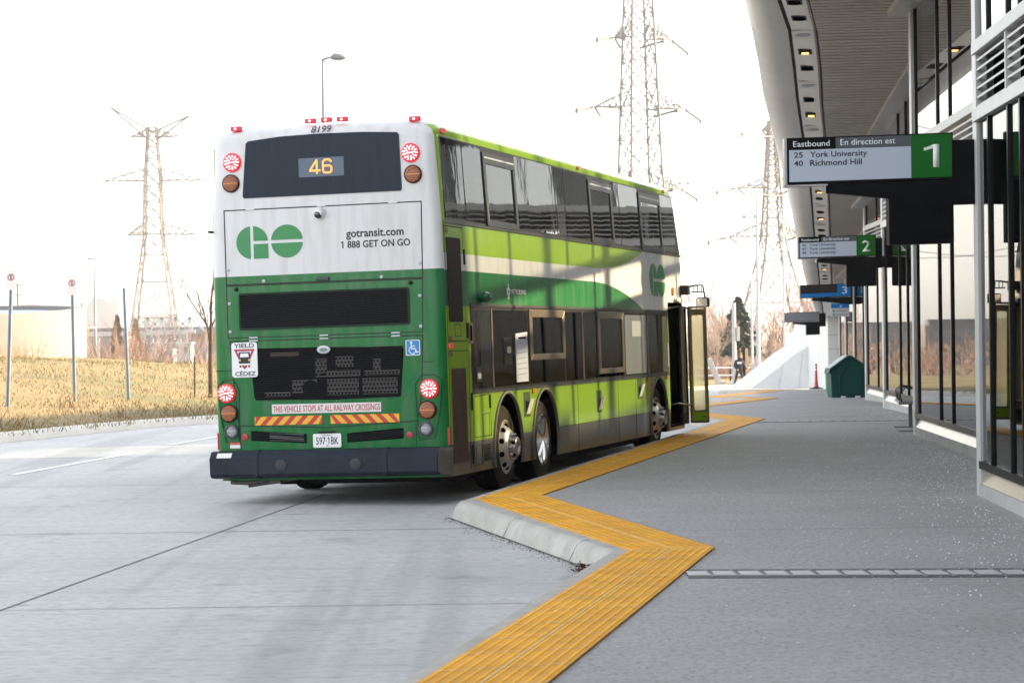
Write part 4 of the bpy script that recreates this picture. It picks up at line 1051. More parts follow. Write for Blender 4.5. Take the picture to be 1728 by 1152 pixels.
        if lit:
            mb = MB(); frame_prism(mb, rrect(.03, L-.03, .5, 2.04, .02), rrect(.062, L-.055, .53, 1.95, .02), F, .003, .006); P('door_seal', mb, mat('seal_cream', (.50, .45, .30), .6), d_)
            mb = MB(); mb.prism(rrect(L-.09, L-.05, .425, .44, .004), F, -.014, -.01); mb.prism(rrect(L-.09, L-.05, .425, .44, .004), F, .01, .014); P('door_latch', mb, M_BLACK, d_)
        return d_
    G_DOOR = thin_glass('door_glazing', (.93, .93, .84), .8)
    nt = G_DOOR.node_tree; mo = nt.nodes['Material Output']; src = mo.inputs[0].links[0].from_socket      # dusty glass glows when the sun is behind it
    tl = nt.nodes.new('ShaderNodeBsdfTranslucent'); tl.inputs[0].default_value = (.80, .76, .62, 1); mx2 = nt.nodes.new('ShaderNodeMixShader'); mx2.inputs[0].default_value = .4
    nt.links.new(src, mx2.inputs[1]); nt.links.new(tl.outputs[0], mx2.inputs[2]); nt.links.new(mx2.outputs[0], mo.inputs[0])
    leaf(1.36, 12.47, .285, -.02, True)
    leaf(1.335, 11.95, .0, .45, False)
    mb = MB()
    for u, v in ((1.18, 11.46), (1.24, 12.40)): mb.tube([(u, v, .33), (u, v, 2.12)], .028, 8, 0)
    mb.tube([(1.18, 11.46, .62), (1.36, 11.56, .66), (1.40, 12.4, .60)], .014, 6, 0); mb.tube([(1.2, 11.5, 2.05), (1.33, 11.9, 2.08), (1.40, 12.44, 2.05)], .016, 6, 0)
    P('door_arm', mb, M_BLACK, smooth=60)
    mb = MB(); mb.tube([(.85, 11.5, .75), (.95, 11.55, 1.5), (1.0, 11.6, 2.0)], .016, 8); mb.tube([(.9, 12.3, .5), (.9, 12.35, 1.4)], .016, 8); P('grab_rail', mb, mat('rail_yellow', (.6, .42, .03), .4), smooth=60)
    mb = MB(); mb.box(.30, 1.24, 11.44, 12.44, .315, .345, 0); mb.box(.30, .62, 11.44, 12.44, .345, .55, 0); mb.box(.26, .30, 11.6, 12.3, .55, 1.2, 1); P('entry_step', mb, [M_RUBBER, mat('inner_grey', (.20, .20, .21), .6)])
    # --- mirror
    mb = MB(); mb.box(1.28, 1.40, 12.36, 12.52, 2.26, 2.40); mb.tube([(1.33, 12.5, 2.37), (1.46, 12.62, 2.40), (1.58, 12.62, 2.40), (1.61, 12.62, 2.2)], .014, 8); mb.tube([(1.40, 12.6, 2.30), (1.60, 12.62, 2.30)], .010, 6)
    for a in (1.44, 1.50, 1.56): mb.tube([(a, 12.61, 2.30), (a, 12.61, 2.40)], .007, 6)
    mi = P('mirror_arm', mb, M_BLACK, smooth=60)
    mb = MB(); mb.box(1.48, 1.67, 12.55, 12.68, 2.07, 2.215); mh = P('mirror_housing', mb, M_BLACK, mi, bevel=.02)
    mb = MB(); mb.box(1.50, 1.65, 12.543, 12.549, 2.085, 2.20); P('mirror_glass', mb, M_CHROME, mh)
    mb = MB(); mb.prism(rrect(11.9, 12.35, 2.16, 2.21, .02), SF, .0, .06); P('door_canopy', mb, M_WHITEP)
    mb = MB(); mb.prism(rrect(11.75, 11.83, 2.24, 2.36, .03), SF, .0, .03); P('side_repeater', mb, mat('marker_orange', (.62, .19, .015), .3, coat=.4))
    # roof hump
    mb = MB(); mb.box(-.5, .5, 9.9, 11.1, 3.95, 4.03); P('roof_hatch', mb, M_WHITEP, bevel=.03)
    return bus
BUS = build_bus()

# ------------------------------------------------------------------ bus terminal: sawtooth glass front under a swooping canopy
def CP(k): return (4.40+1.47*(k-1), 22.95+12.56*(k-1))
# canopy sections: (distance y, lip x, lip z, strip-left x,z, strip-right x,z)
def pxp(px, py, D):
    return (D*(px-864-(py-576)*-.0131)/4110.7, CAMZ+D*((554.6-py)-(px-864)*-.0131*-1)/4110.7*1.0)
CAN = [  # y, lip(x,z), strip left(x,z), strip right(x,z)
    (-30, (-2.6, 7.1), (-1.7, 6.72), (-1.0, 6.72)), (0, (.4, 7.0), (1.2, 6.62), (1.75, 6.62)), (15, (1.9, 6.9), (2.62, 6.55), (3.1, 6.55)),
    (25, (2.65, 6.78), (3.25, 6.52), (3.65, 6.5)),
    (34.5, (3.33, 6.55), (3.82, 6.44), (4.22, 6.43)), (38, (3.81, 6.40), (4.39, 6.36), (4.79, 6.34)), (41.5, (4.28, 6.18), (4.87, 6.13), (5.30, 6.09)),
    (44.5, (4.66, 5.98), (5.27, 5.90), (5.70, 5.84)), (48, (5.18, 5.67), (5.77, 5.58), (6.20, 5.52)), (53, (5.85, 5.50), (6.48, 5.29), (6.89, 5.18)),
    (60, (6.84, 5.05), (7.42, 4.90), (7.84, 4.81)), (70, (8.22, 4.32), (8.73, 4.26), (9.17, 4.21)), (82, (9.80, 3.78), (10.33, 3.73), (10.76, 3.70)),
    (95, (11.58, 3.04), (12.05, 3.02), (12.50, 3.00)), (108, (13.52, 1.98), (13.85, 1.95), (14.33, 1.93)), (113, (14.2, 1.3), (14.6, 1.3), (15.0, 1.3))]
def can(y, i):
    """point i (1 lip, 2 strip left, 3 strip right) of the canopy at distance y"""
    for a, b in zip(CAN[:-1], CAN[1:]):
        if y <= b[0]:
            t = max(0, (y-a[0])/(b[0]-a[0])); return (a[i][0]+(b[i][0]-a[i][0])*t, a[i][1]+(b[i][1]-a[i][1])*t)
    return CAN[-1][i]
def soffit_z(y): return can(y, 3)[1]
def bayx(k, y):
    p, q = CP(k), CP(k+1); t = (y-p[1])/12.56
    return p[0]+.87+(q[0]-p[0]-.87)*t
def build_terminal():
    T = empty('terminal_building', (9, 40, 0), 'glass fronted bus terminal under a swooping white canopy along the platform', 'building')
    off = Vector((-9, -40, 0))
    def P(m, nm, mats, par=None, **kw):
        m.v = [(x-9, y-40, z) for x, y, z in m.v]
        return m.build(nm, mats, par or T, **kw)
    GL = thin_glass('facade_glass', (.55, .58, .57), 1.0, 0, .05)
    M_FLASH = mat('flashing', (.40, .35, .28), .3, .4, var=.06, vs=3)
    M_BASE = mat('base_concrete', (.36, .36, .35), .8, var=.2, vs=2, bump=.2)
    M_LOUV = mat('louvre_white', (.46, .46, .45), .5)
    M_DARKIN = mat('interior_dark', (.03, .03, .03), .8)
    # mullion positions, measured back from the far column of each bay
    pats = {0: [.80, 1.95, 2.6, 5.0, 6.3, 8.8, 10.0], None: [.45, 2.9, 4.15, 6.6, 7.85, 10.3, 11.5]}
    for k in range(-2, 7):
        p, q = CP(k), CP(k+1)
        bay = bpy.data.objects.new('facade_bay', None); col.objects.link(bay); bay.parent = T; bay.empty_display_size = .3
        a = Vector((p[0]+.87, p[1], 0)); b = Vector((q[0], q[1], 0)); L = (b-a).length; t = (b-a)/L; n = Vector((-t.y, t.x, 0))   # outwards = left
        zb = gz((a.y+b.y)/2+3)+.15
        F = lambda s, z, d, a=a, t=t, n=n: tuple(a+t*s+n*d+Vector((0, 0, z)))
        ends = [0]+[L-d for d in reversed(pats.get(k, pats[None])) if L-d > .6]+[L-.05]
        z0, zt, z1, z2 = zb+.33, zb+3.50, zb+3.62, zb+4.13
        ztop = lambda s: soffit_z(a.y+t.y*s)-.02
        mb = MB()
        mb.add([F(0, zb-.3, .03), F(L, zb-.3, .03), F(L, zb+.12, .03), F(0, zb+.12, .03), F(0, zb-.3, -.25), F(L, zb-.3, -.25), F(L, zb+.12, -.25), F(0, zb+.12, -.25)], [(0, 1, 2, 3), (3, 2, 6, 7), (0, 3, 7, 4), (1, 5, 6, 2)])
        P(mb, 'concrete_base', M_BASE, bay)
        mb = MB(); mb.add([F(0, zb+.122, .02), F(L, zb+.122, .02), F(L, zb+.26, -.045), F(0, zb+.26, -.045), F(0, zb+.122, -.2), F(L, zb+.122, -.2), F(L, zb+.26, -.2), F(0, zb+.26, -.2)], [(0, 1, 2, 3), (3, 2, 6, 7), (0, 3, 7, 4), (1, 5, 6, 2)])
        P(mb, 'metal_sill', M_FLASH, bay)
        def fbox(mb, s0, s1, za, zc, d0, d1, m=0):
            mb.add([F(s0, za, d0), F(s1, za, d0), F(s1, za, d1), F(s0, za, d1), F(s0, zc, d0), F(s1, zc, d0), F(s1, zc, d1), F(s0, zc, d1)], [(0, 3, 2, 1), (4, 5, 6, 7), (0, 1, 5, 4), (1, 2, 6, 5), (2, 3, 7, 6), (3, 0, 4, 7)], m)
        mb = MB(); fbox(mb, 0, L-.05, zb+.26, z0, -.12, .03); P(mb, 'bottom_rail', M_BLACK, bay)
        hi = ztop(L) > z2+.3
        zg = zt if hi else ztop(L)
        for i, (s0, s1) in enumerate(zip(ends[:-1], ends[1:])):
            mb = MB(); fbox(mb, s0, s1, z0, zg, -.012, -.006); P(mb, 'glass_pane', GL, bay)
        for s in ends[1:-1]+[.03, L-.06]:
            mb = MB(); fbox(mb, s-.03, s+.03, z0, zg, -.10, .018); P(mb, 'mullion', M_BLACK, bay)
        if hi:
            mb = MB(); fbox(mb, 0, L-.04, zt, z1, -.14, .05, 0); fbox(mb, 0, L-.04, z2, z2+.12, -.14, .05, 0); P(mb, 'transom', M_ALU, bay, bevel=.006)
            mb = MB(); 
            if k < 1: fbox(mb, 0, L-.04, z1, z2, -.2, -.16, 1)  # black sheet stands for the dark interior behind the near louvres
            zz = z1+.03
            while zz < z2-.03:
                mb.add([F(0, zz, .015), F(L-.04, zz, .015), F(L-.04, zz+.006, -.012), F(0, zz+.006, -.012), F(0, zz-.022, .015), F(L-.04, zz-.022, .015), F(L-.04, zz-.004, -.012), F(0, zz-.004, -.012)], [(0, 1, 2, 3), (7, 6, 5, 4), (0, 4, 5, 1), (3, 2, 6, 7), (0, 3, 7, 4), (1, 5, 6, 2)], 0)
                zz += .086
            for s in ends[2:-1:2]: fbox(mb, s-.03, s+.03, z1, z2, -.1, .028, 0)
            P(mb, 'louvre', [M_LOUV, M_SLATB], bay)
            for s0, s1 in zip(ends[:-1], ends[1:]):
                za = z2+.12
                mb = MB(); mb.add([F(s0, za, -.012), F(s1, za, -.012), F(s1, ztop(s1), -.012), F(s0, ztop(s0), -.012), F(s0, za, -.006), F(s1, za, -.006), F(s1, ztop(s1), -.006), F(s0, ztop(s0), -.006)], [(0, 1, 2, 3), (7, 6, 5, 4)])
                P(mb, 'upper_glass_pane', GL, bay)
            for s in ends[1:-1]+[L-.08]:
                mb = MB(); fbox(mb, s-.03, s+.03, z2+.12, ztop(s), -.10, .018); P(mb, 'upper_mullion', M_BLACK, bay)
        # trim where the glass meets the soffit
        mb = MB(); m_ = 8
        for i in range(m_):
            s0, s1 = L*i/m_, L*(i+1)/m_+(.25 if i == m_-1 else 0)
            mb.bar(F(s0, ztop(s0)-.05, .14), F(s1, ztop(min(s1, L))-.05, .14), .34, .11)
        P(mb, 'soffit_trim', M_ALU, bay)
        # white fin that ends the bay
        mb = MB(); mb.box(q[0]-.035, q[0]+.075, q[1]-.16, q[1]+.02, gz(q[1])+.05, soffit_z(q[1])-.01); mb.box(q[0]+.06, q[0]+.95, q[1]+.02, q[1]+.10, gz(q[1]), soffit_z(q[1])-.02)
        P(mb, 'column_fin', mat('fin_white', (.47, .47, .465), .4), bay, bevel=.006)
    # far concrete pier with its door
    y0 = 106; zg = gz(y0)+.1
    mb = MB(); mb.box(13.75, 14.75, y0, y0+7, zg-.6, can(y0, 3)[1]+.15, 0)
    for zz in (zg+.5, zg+1.1, zg+1.7, zg+2.3): mb.box(13.74, 14.755, y0-.006, y0, zz, zz+.02, 1)
    pier = P(mb, 'end_pier', [M_WHITEP, mat('panel_joint', (.35, .35, .35), .8)])
    mb = MB(); mb.box(14.2, 14.62, y0-.05, y0-.01, zg-.1, zg+1.78, 0); mb.box(14.26, 14.56, y0-.06, y0-.05, zg+.0, zg+1.70, 1); P(mb, 'service_door', [M_BLACK, mat('door_grey', (.14, .155, .19), .3)], pier)
    mb = MB(); mb.box(14.75, 15.45, 103.5, y0+4, zg-.6, can(103, 3)[1]+.3, 0); P(mb, 'side_wall', mat('taupe_panel', (.30, .26, .21), .6, var=.05, vs=1), pier)
    # sloping white buttress where the shell lands
    mb = MB(); g0 = gz(112)+.02
    pts = [(11.15, 0), (14.0, -.02), (14.3, .9), (14.3, 3.2), (13.9, 2.05), (13.2, 1.62), (12.5, 1.05), (11.8, .48)]
    F = lambda a, b, n: (a+n*.15, 113-n+(14.3-a)*.35, g0+b)
    mb.prism(pts, F, -4, 0, 0)
    for a in (12.4, 13.3): mb.bar(F(a, .0, .004), F(a+.2, .5+(a-11.2)*.55, .004), .02, .008, 1)
    P(mb, 'buttress', [mat('white_concrete', (.62, .62, .61), .7, var=.06, vs=.8), mat('panel_joint', (.35, .35, .35), .8)])
    # canopy shell: lip, downlight strip, soffit, roof
    ys = sorted(set([c[0] for c in CAN]+list(range(-26, 112, 3))))
    mb = MB(); k = None
    for y in ys:
        (lx, lz), (ax, az), (bx, bz) = (can(y, i) for i in (1, 2, 3))
        fx = 4.40+.117*(y-22.95)+1.4
        back = fx+4.9
        lift = 2.6*(1-smst(44, 54, y)); h = .75-.45*smst(44, 54, y)-.2*smst(85, 113, y)  # unseen ceiling lifted to admit sun, thinned farther on to free the grass
        sec = [(lx, lz), (lx+(ax-lx)*.25, lz+(az-lz)*.25-.10), (lx+(ax-lx)*.6, lz+(az-lz)*.6-.10), (ax-.02, az), (ax, az+.05), (ax+.03, az+.03), (bx-.03, bz+.03), (bx, bz+.06),
               (fx, bz+.06), (back, bz+.06+lift), (back+.5, bz+lift+h+.1), (fx, bz+h+.25+.65*min(1, lift)), ((lx+bx)/2, lz+h*.8), (lx+.06, lz+h*.35), (lx-.015, lz+.09)]
        mb.v += [(x, y-.117*(x-bx), z) for x, z in sec]; k = len(sec)
    for i in range(len(ys)-1):
        for j in range(k):
            m = 1 if j in (3, 4, 7) else 2 if j in (5,) else 3 if j in (8,) else 0
            mb.f.append((i*k+j, i*k+(j+1) % k, (i+1)*k+(j+1) % k, (i+1)*k+j)); mb.m.append(m)
    mb.f += [tuple(range(k)), tuple((len(ys)-1)*k+j for j in range(k-1, -1, -1))]; mb.m += [0, 0]
    cano = P(mb, 'canopy', [mat('shell_white', (.80, .79, .775), .5, var=.05, vs=.5, bump=.05, bs=1.5), mat('shadow_gap', (.03, .03, .03), .8), mat('strip_white', (.78, .78, .76), .5), mat('ceiling_dark', (.06, .055, .05), .8)], smooth=38)
    # slats of the soffit
    mb = MB(); y = -24.
    while y < 108:
        bx, bz = can(y, 3); fx = 4.40+.117*(y-22.95)+1.35; d = -.117
        w = .21
        y1 = y+w; bx1, bz1 = can(y1, 3); fx1 = fx+.117*w
        q = [(bx+.04, y-.117*.04, bz-.03), (fx, y-.117*(fx-bx), bz-.03), (fx1, y1-.117*(fx1-bx1), bz1-.03), (bx1+.04, y1-.117*.04, bz1-.03)]
        mb.add(q+[(a, b, c+.05) for a, b, c in q], [(0, 3, 2, 1), (4, 5, 6, 7), (0, 1, 5, 4), (1, 2, 6, 5), (2, 3, 7, 6), (3, 0, 4, 7)])
        y += .27
    P(mb, 'soffit_slats', mat('slat_taupe', (.40, .37, .34), .5, .1, var=.08, vs=.6), cano)
    # downlights and pale speaker plates, alternating along the strip
    y = 26.; i = 0
    warm = mat('lamp_warm', (.8, .45, .15), .5, emit=(1, .50, .16), es=.5)
    while y < 100:
        (ax, az), (bx, bz) = can(y, 2), can(y, 3); cx = (ax+bx)/2; z = (az+bz)/2+.03
        sl = (can(y+.3, 3)[1]-can(y-.3, 3)[1])/.6; sx_ = (can(y+.3, 3)[0]-can(y-.3, 3)[0])/.6
        Fd = lambda a, b, n: (cx+a+sx_*b, y+b-.117*a, z+sl*b-n)
        mb = MB()
        if i % 3 != 2:
            mb.prism(rrect(-.11, .11, -.22, .22, .02), Fd, 0, .012, 0); mb.prism(rrect(-.085, .085, -.16, .16, .02), Fd, .012, .016, 1)
            mb.prism(rrect(-.06, .06, .0, .13, .02), Fd, .016, .03, 2 if i % 4 == 1 else 1)
            P(mb, 'downlight', [M_SLAT, M_SLATB, warm, M_WHITEP], cano)
        else:
            mb.prism(rrect(-.17, .17, -.3, .3, .02), Fd, 0, .02, 0); mb.prism(disc(0, 0, .12, 20), Fd, .02, .03, 1)
            P(mb, 'speaker_plate', [mat('plate_bright', (.78, .78, .76), .4), M_STEEL], cano)
        y += 1.55; i += 1
    # interior: unseen back wall, high openings shaped to let sun bands onto the bus
    mb = MB()
    def wx(y): return 4.40+.117*(y-22.95)+6.2
    def wall(y0, y1, z0, z1):
        mb.add([(wx(y0), y0, z0), (wx(y1), y1, z0), (wx(y1), y1, z1), (wx(y0), y0, z1), (wx(y0)+.2, y0, z0), (wx(y1)+.2, y1, z0), (wx(y1)+.2, y1, z1), (wx(y0)+.2, y0, z1)], [(0, 1, 2, 3), (7, 6, 5, 4), (0, 4, 5, 1), (3, 2, 6, 7), (0, 3, 7, 4), (1, 5, 6, 2)])
    wall(-30, 29.3, -.5, 9.8); wall(44.6, 49, -2.5, 8.0); wall(49, 54, -2.5, 6.6); wall(54, 62, -2.5, 5.0); wall(62, 75, -2.5, 4.2); wall(75, 95, -2.5, 3.2); wall(95, 112, -2.5, 2.2)
    wall(29.3, 33.2, -.5, 5.0); wall(33.2, 37.2, -.5, 4.7); wall(37.2, 44.6, -.5, LO)  # sills stepped to keep sun off the ground by the bus
    for y0, y1 in SHADE_POSTS: wall(y0, y1, LO, 9.4)
    for y0, y1, z0, z1 in BARS: wall(y0, y1, z0, z1)
    P(mb, 'sun_gap_wall', mat('inner_wall', (.16, .155, .15), .8, var=.1, vs=1))
    mb = MB(); mb.box(-3, 12, -30, -29.6, -.2, 9.5); P(mb, 'end_wall', M_DARKIN)
LO = 4.35
SHADE_POSTS = [(32.3, 32.6), (35.2, 35.5), (37.4, 38.7), (41.2, 41.5)]  # unseen posts added to cast shade bands along the bus side
BARS = []
build_terminal()

# ------------------------------------------------------------------ departure signs hung from the columns
M_SIGNK = mat('sign_black', (.004, .004, .005), .5, spec=.12)
def sign(k, D, x0, x1, z0, z1, label, rows, num, style):
    t = empty('departure_sign', (x1, D, z0), label, 'sign', 'departure signs over the platform stops')
    s = (x1-x0)/1.56; tilt = .022
    o = Vector((x1, D, z0))
    F = lambda a, b, n: (x0+a*s-o.x, -n, b*s+a*s*tilt)
    H = (z1-z0)/s; W = 1.56
    P = lambda m, nm, mats, par=None, **kw: m.build(nm, mats, par or t, **kw)
    mb = MB(); mb.prism([(0, 0), (W, 0), (W, H), (0, H)], F, -.16, 0, 0); mb.prism([(-.022, -.012), (.0, -.012), (.0, H), (-.022, H)], F, -.16, .006, 1)
    mb.prism([(-.022, -.022), (.38, -.022), (.38, -.006), (-.022, -.006)], F, -.15, .004, 1)
    face = P(mb, 'sign_box', [M_SIGNK, M_ALU])
    GRN = mat('sign_green', (.012, .135, .018), .45, spec=.2); BLU = mat('sign_blue', (.012, .17, .50), .45, spec=.2)
    PALE = mat('sign_pale', (.50, .56, .66), .5, spec=.2); GREY = mat('sign_grey', (.085, .10, .115), .5); LTR = mat('sign_letter', (.78, .84, .88), .5, spec=.2)
    if style == 'green':
        mb = MB(); mb.prism([(.022, .022), (1.165, .022), (1.165, H-.115), (.022, H-.115)], F, .0, .004); P(mb, 'timetable_panel', PALE, face)
        mb = MB(); mb.prism([(1.165, .022), (W-.012, .022), (W-.012, H-.012), (1.165, H-.012)], F, .0, .004); P(mb, 'number_panel', GRN, face)
        mb = MB(); mb.prism([(.46, H-.112), (1.165, H-.112), (1.165, H-.012), (.46, H-.012)], F, .0, .003); P(mb, 'grey_panel', GREY, face)
        text('lettering', 'Eastbound', (.062, .405, H-.086, H-.032), F, .0, LTR, face, bold=.010)
        text('lettering', 'En direction est', (.505, 1.02, H-.086, H-.028), F, .003, LTR, face, bold=.010)
        zz = H-.165; st = .078 if len(rows) == 2 else .079
        for i, (a, b) in enumerate(rows):
            top = H-.135-i*st
            hh = .056
            text('lettering', a, (.066, .150, top-hh+.004, top-.002), F, .004, M_LETTER, face, bold=.010)
            desc = .014 if 'y' in b else 0
            w = .535 if 'York' in b else .485
            text('lettering', b, (.218, .218+w, top-hh-desc, top), F, .004, M_LETTER, face, bold=.010)
        text('number', num, (1.285, 1.43, .115, H-.105) if num == '1' else (1.285, 1.44, .10, H-.11), F, .004, mat('number_white', (.85, .88, .86), .5, spec=.2), face, bold=.012)
    elif style == 'blue':
        mb = MB(); mb.prism([(.02, .022), (1.14, .022), (1.14, .14), (.02, .14)], F, 0, .004); mb.prism([(1.14, .022), (W-.01, .022), (W-.01, H-.012), (1.14, H-.012)], F, 0, .004); P(mb, 'blue_panel', BLU, face)
        mb = MB(); mb.prism([(.03, .15), (1.13, .15), (1.13, H-.03), (.03, H-.03)], F, 0, .003, 0); P(mb, 'dot_display', mat('display_brown', (.022, .013, .010), .3), face)
        text('number', num, (1.28, 1.44, .10, H-.09), F, .004, mat('number_pale', (.7, .82, .90), .5, spec=.2), face, bold=.0)
    else:
        mb = MB(); mb.prism([(.02, .03), (W-.02, .03), (W-.02, H-.03), (.02, H-.03)], F, 0, .004); P(mb, 'blank_panel', mat('blank_grey', (.17, .17, .19), .5), face)
    # tapered arm, hanging cabinet, wall bracket
    mb = MB(); mb.prism([(.36, -.006), (W+.26, -.006), (W+.26, -.22), (1.56, -.24), (.95, -.16), (.36, -.085)], F, -.14, -.01); P(mb, 'support_arm', M_SIGNK)
    mb = MB(); mb.prism([(.345, -.01), (.362, -.01), (.362, -.09), (.35, -.09)], F, -.15, 0); P(mb, 'arm_cap', M_ALU)
    mb = MB(); mb.prism([(.955, -.14), (1.562, -.14), (1.562, -.60), (.955, -.60)], F, -.2, -.012)
    if style != 'blue': P(mb, 'hanging_cabinet', mat('cabinet_black', (.004, .004, .005), .5, spec=.1))
    mb = MB(); mb.prism([(W, -.24), (W+.27, -.24), (W+.27, H-.07), (W, H-.07)], F, -.15, -.02); P(mb, 'column_bracket', M_SIGNK)
    return t
sign(1, 22.86, 2.60, 4.16, 3.09, 3.525, 'black hanging sign with green square numbered 1 for York University and Richmond Hill', [('25', 'York University'), ('40', 'Richmond Hill')], '1', 'green')
sign(3, 48.0-.1, 5.66, 7.18, 3.07, 3.49, 'black hanging sign with green square numbered 2 listing York University three times', [('46', 'York University'), ('47', 'York University'), ('48', 'York University')], '2', 'green')
sign(5, 73.1, 8.67, 10.19, 2.56, 2.955, 'black and blue hanging sign with a pale number 3', None, '3', 'blue')
sign(7, 98, 10.98, 12.39, 1.87, 2.255, 'hanging sign with a blank grey face, farthest along the platform', None, '', 'blank')
def info_sign():
    D = 80.; k = D/4110.7
    x0, x1 = (1403-864)*k, (1434-864)*k
    z1 = CAMZ+(547.2-513)*k; z0 = CAMZ+(547.2-535)*k
    t = empty('information_sign', ((x0+x1)/2, D, z0), 'small blue and white information sign hanging under the canopy behind the number 3 sign', 'sign')
    F = lambda a, b, n: (a-(x0+x1)/2, -n, b-z0)
    mb = MB(); mb.prism([(x0, z0), (x1, z0), (x1, z1), (x0, z1)], F, -.05, 0); mb.build('sign_board', mat('info_white', (.55, .56, .55), .5), t)
    mb = MB(); mb.prism([(x0, z0+(z1-z0)*.66), (x1, z0+(z1-z0)*.66), (x1, z1), (x0, z1)], F, 0, .005); mb.build('blue_band', mat('sign_blue', (.012, .17, .50), .45), t)
    mb = MB(); mb.prism(disc(x0+.09, z0+.19, .04, 12), F, 0, .005, 0); mb.prism(disc(x0+.09, z0+.07, .04, 12), F, 0, .005, 1)
    for zz in (.19, .07): mb.prism([(x0+.18, z0+zz-.012), (x1-.08, z0+zz-.012), (x1-.08, z0+zz+.012), (x0+.18, z0+zz+.012)], F, 0, .005, 0)
    mb.prism([(x0+.27, z1-.09), (x0+.36, z1-.04), (x0+.33, z1-.12)], F, .005, .008, 2)
    mb.build('pictograms', [mat('picto_grey', (.2, .2, .2), .5), mat('sign_blue2', (.05, .3, .55), .5), M_PAINTW], t)
    mb = MB()
    for a in (x0+.1, x1-.1): mb.bar((a-(x0+x1)/2, .02, z1-z0), (a-(x0+x1)/2, .02, z1-z0+1.0), .02)
    mb.build('hanger', M_STEEL, t)
info_sign()

# ------------------------------------------------------------------ things on the platform
def grit_bin():
    y = 66.; z = gz(y)+.15; w, h, dp = 1.07, .72, .9
    t = empty('grit_bin', (9.15, y, z), 'dark green plastic grit bin with a pitched roof lid standing by the facade', 'grit bin')
    GR = mat('bin_green', (.003, .050, .040), .5, var=.1, vs=3, spec=.2)
    FF = lambda a, b, n: (a, -n, b)
    mb = MB(); mb.prism([(-.50, 0), (.50, 0), (.53, h), (0, h+.36), (-.53, h)], FF, -dp, 0); mb.build('body', GR, t, bevel=.02)
    mb = MB()
    A = [(-.585, h-.06), (-.56, h+.06), (-.04, h+.42), (.04, h+.42), (.56, h+.06), (.585, h-.06)]
    B = [(-.53, h-.06), (-.52, h+.02), (0, h+.362), (0, h+.362), (.52, h+.02), (.53, h-.06)]
    for i in range(5): mb.prism([A[i], A[i+1], B[i+1], B[i]], FF, -dp-.05, .05)
    mb.build('lid', GR, t, bevel=.015)
    mb = MB(); o = [(-.30, .10), (.30, .10), (.30, h-.10), (.12, h+.10), (-.12, h+.10), (-.30, h-.10)]; i_ = [(a*.88, .10+(b-.10)*.93+.03) for a, b in o]
    frame_prism(mb, o, i_, FF, 0, .03); mb.build('moulded_panel', GR, t, bevel=.008)
    mb = MB(); mb.box(-.26, -.13, -.035, .0, .0, .045); mb.box(.13, .26, -.035, 0, 0, .045); mb.build('foot', M_WHITEP, t)
    mb = MB(); mb.box(.535, .56, -.03, .05, .3, .62); mb.build('handle', mat('handle_yellow', (.6, .5, .02), .4), t)
    mb = MB(); mb.prism([(-.56, h+.075), (-.52, h+.10), (-.06, h+.425), (-.10, h+.405)], FF, -dp, .0); mb.build('lid_edge', mat('lid_pale', (.35, .42, .40), .5), t)  # paler strip along the left slope of the lid
grit_bin()
def recycling_bin():
    y = 80.; z = gz(y)+.15; x = (1398.5-864)/4110.7*y
    t = empty('recycling_bin', (x, y, z), 'bright green recycling bin half hidden behind the grit bin', 'bin')
    G = mat('bright_green', (.015, .32, .09), .35, coat=.3)
    mb = MB(); mb.lathe([(.19, 0), (.21, .05), (.235, .62), (.235, .64)], (.1, 0, 0), (0, 0, 1), 20); mb.build('body', G, t, smooth=40)
    mb = MB(); mb.lathe([(.245, .62), (.245, .66), (.16, .74), (0, .77)], (.1, 0, 0), (0, 0, 1), 20); mb.build('lid', G, t, smooth=40)
recycling_bin()
def delineator():
    y = 98.; x = (1376.5-864)/4110.7*y; z = gz(y)+.15
    t = empty('delineator_post', (x, y, z), 'orange flexible delineator post with white bands on a black base', 'post')
    O = mat('safety_orange', (.62, .06, .015), .4)
    mb = MB(); mb.box(-.25, .25, -.2, .2, 0, .035); mb.lathe([(.16, .035), (.09, .07)], (0, 0, 0), (0, 0, 1), 14); mb.build('base', M_RUBBER, t, bevel=.01)
    mb = MB(); mb.lathe([(.085, .05), (.06, .3), (.05, .72), (.045, .74)], (0, 0, 0), (0, 0, 1), 14); mb.lathe([(.045, .80), (.045, .86), (.045, .92), (.035, 1.0), (0, 1.01)], (0, 0, 0), (0, 0, 1), 14); mb.build('post', O, t, smooth=40)
    mb = MB(); mb.lathe([(.044, .74), (.044, .80)], (0, 0, 0), (0, 0, 1), 14); mb.lathe([(.0465, .865), (.0465, .91)], (0, 0, 0), (0, 0, 1), 14); mb.build('white_band', M_PAINTW, t, smooth=40)
delineator()
def bench():
    t = empty('bench', (6.12, 37.3, gz(37.3)+.15), 'grey metal bench with curved armrests against the glass facade', 'bench', rot=(0, 0, R(-6.7)))
    G = mat('bench_grey', (.16, .16, .165), .4, .5)
    mb = MB(); mb.box(-.24, .24, -.9, .9, .41, .45); mb.build('seat', G, t, bevel=.01)
    for y in (-.75, .75):
        mb = MB(); mb.box(-.03, .03, y-.03, y+.03, .02, .41); mb.box(-.25, .25, y-.035, y+.035, 0, .02); mb.build('leg', G, t)
    for y in (-.86, -.3, .3, .86):
        mb = MB(); mb.tube([(-.2, y, .45), (-.22, y, .58), (-.14, y, .66), (.0, y, .64), (.18, y, .57), (.2, y, .45)], .009, 8); mb.build('armrest', M_BLACK, t, smooth=60)
bench()
